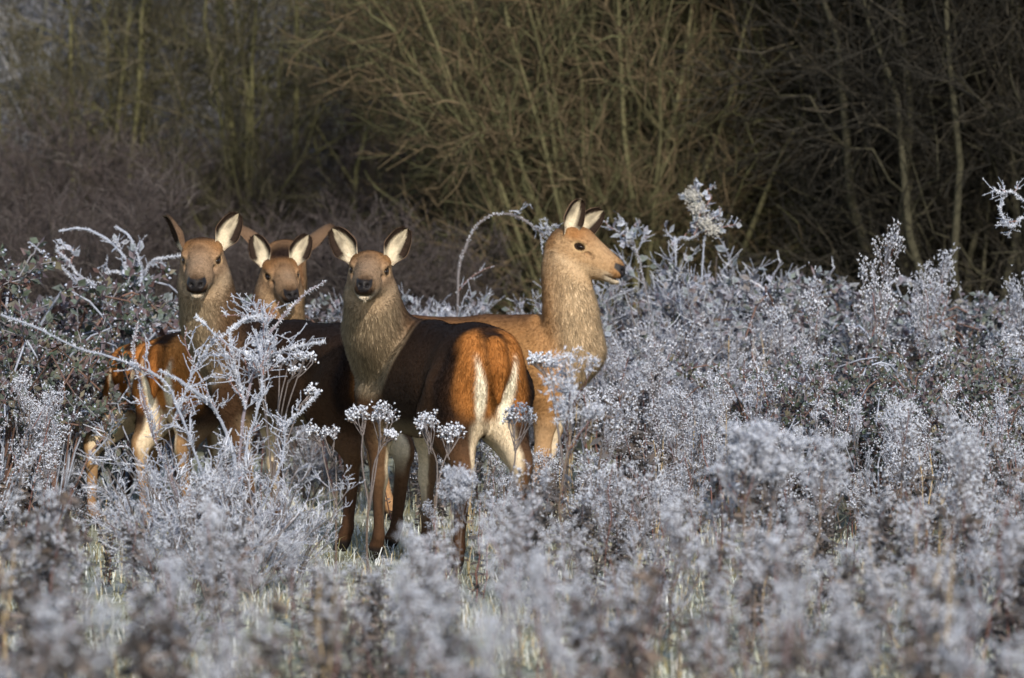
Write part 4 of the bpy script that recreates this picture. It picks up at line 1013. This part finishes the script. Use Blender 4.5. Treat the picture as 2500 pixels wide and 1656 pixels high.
hero_weed(1062, 18.2, 1020, [(1050, 1038, 80), (1105, 1062, 66)], 302, 'flat topped frosted seed heads under the belly of the golden rumped deer', rays=42, gl=3, rg=(.0032, .0066))
hero_weed(1235, 18.0, 1000, [(1270, 1020, 96)], 303, 'single umbrella shaped frosted seed head below the golden rump', rays=50, gl=3, rg=(.0032, .0066))
hero_weed(670, 18.75, 830, [(640, 842, 40), (610, 872, 44), (720, 872, 36), (758, 878, 50), (765, 958, 42), (720, 908, 36), (690, 882, 26)], 306, 'slender branched weed with tiny white buds against the dark flank', rays=11, gl=4, rg=(.004, .0075))
hero_weed(820, 18.9, 1030, [(800, 1066, 60), (770, 1056, 44)], 310, 'small flat frosted seed head under the dark belly', rays=24, gl=3, rg=(.0032, .0062))
hero_weed(1375, 17.6, 900, [(1335, 888, 60), (1300, 880, 40)], 305, 'crisp frosted seed heads peeping out beside the big pale cloud', rays=30, gl=3, rg=(.0032, .0062))
def big_weed(px, d, ytop, wide, k, i, label): plant(k, (px-1250)*d/FPX, d, top_h(ytop, d), wide, label, i)
for px_, d_, yt_, lb in ((400, 17.3, 1060, 'low mess of frosted twigs before the legs of the russet rumped deer'), (520, 17.0, 1080, 'low frosted twig bush at the foot of the arching canes'), (620, 17.4, 1050, 'frosted twig bush before the chest of the deer facing the camera'), (715, 17.8, 1130, 'small frosted twig bush at the edge of the open turf'), (470, 18.4, 1000, 'wispy frosted twig bush between the canes and the russet rumped deer')):
    plant('w', (px_-1250)*d_/FPX, d_, top_h(yt_, d_), 1.15, lb)
big_weed(1395, 16.8, 832, 1.0, 'c', 0, 'big pale cloud of frosted fluff in front of the tawny deer')
big_weed(1440, 17.4, 900, 1.1, 's', 1, 'broad beaded frosted weed leaning out from the big pale cloud')
big_weed(1830, 14.8, 1005, 1.15, 'c', 1, 'broad fluffy frosted weed standing above its neighbours before the frosted bank')
big_weed(1935, 15.2, 1040, 1.0, 'c', 0, 'second fluffy frosted weed standing high before the frosted bank')
big_weed(2190, 16.6, 970, 1.1, 's', 2, 'frizzy frosted weed standing alone before the dark leafy bank')
big_weed(2360, 15.2, 925, 1.0, 't', 1, 'forked frosted weed with brush like heads before the dark leafy bank')
big_weed(2300, 15.8, 1000, .9, 't', 0, 'brushy frosted weed in the fork of the taller one before the dark leafy bank')
big_weed(1105, 16.8, 1112, .8, 'c', 1, 'pale frosted fluff by the hock of the golden rumped deer')
big_weed(2110, 23.4, 535, .75, 't', 3, 'tallest frosted weed on the bank, rising before the dark wood')
big_weed(2275, 23.6, 585, .9, 't', 2, 'wide feathery frosted weed beside the tallest one on the bank')
big_weed(2430, 23.9, 615, .8, 't', 0, 'feathery frosted weed below the bare frosted branch')
big_weed(1960, 23.2, 640, .7, 't', 1, 'narrow tall frosted weed at the edge of the bramble mound')
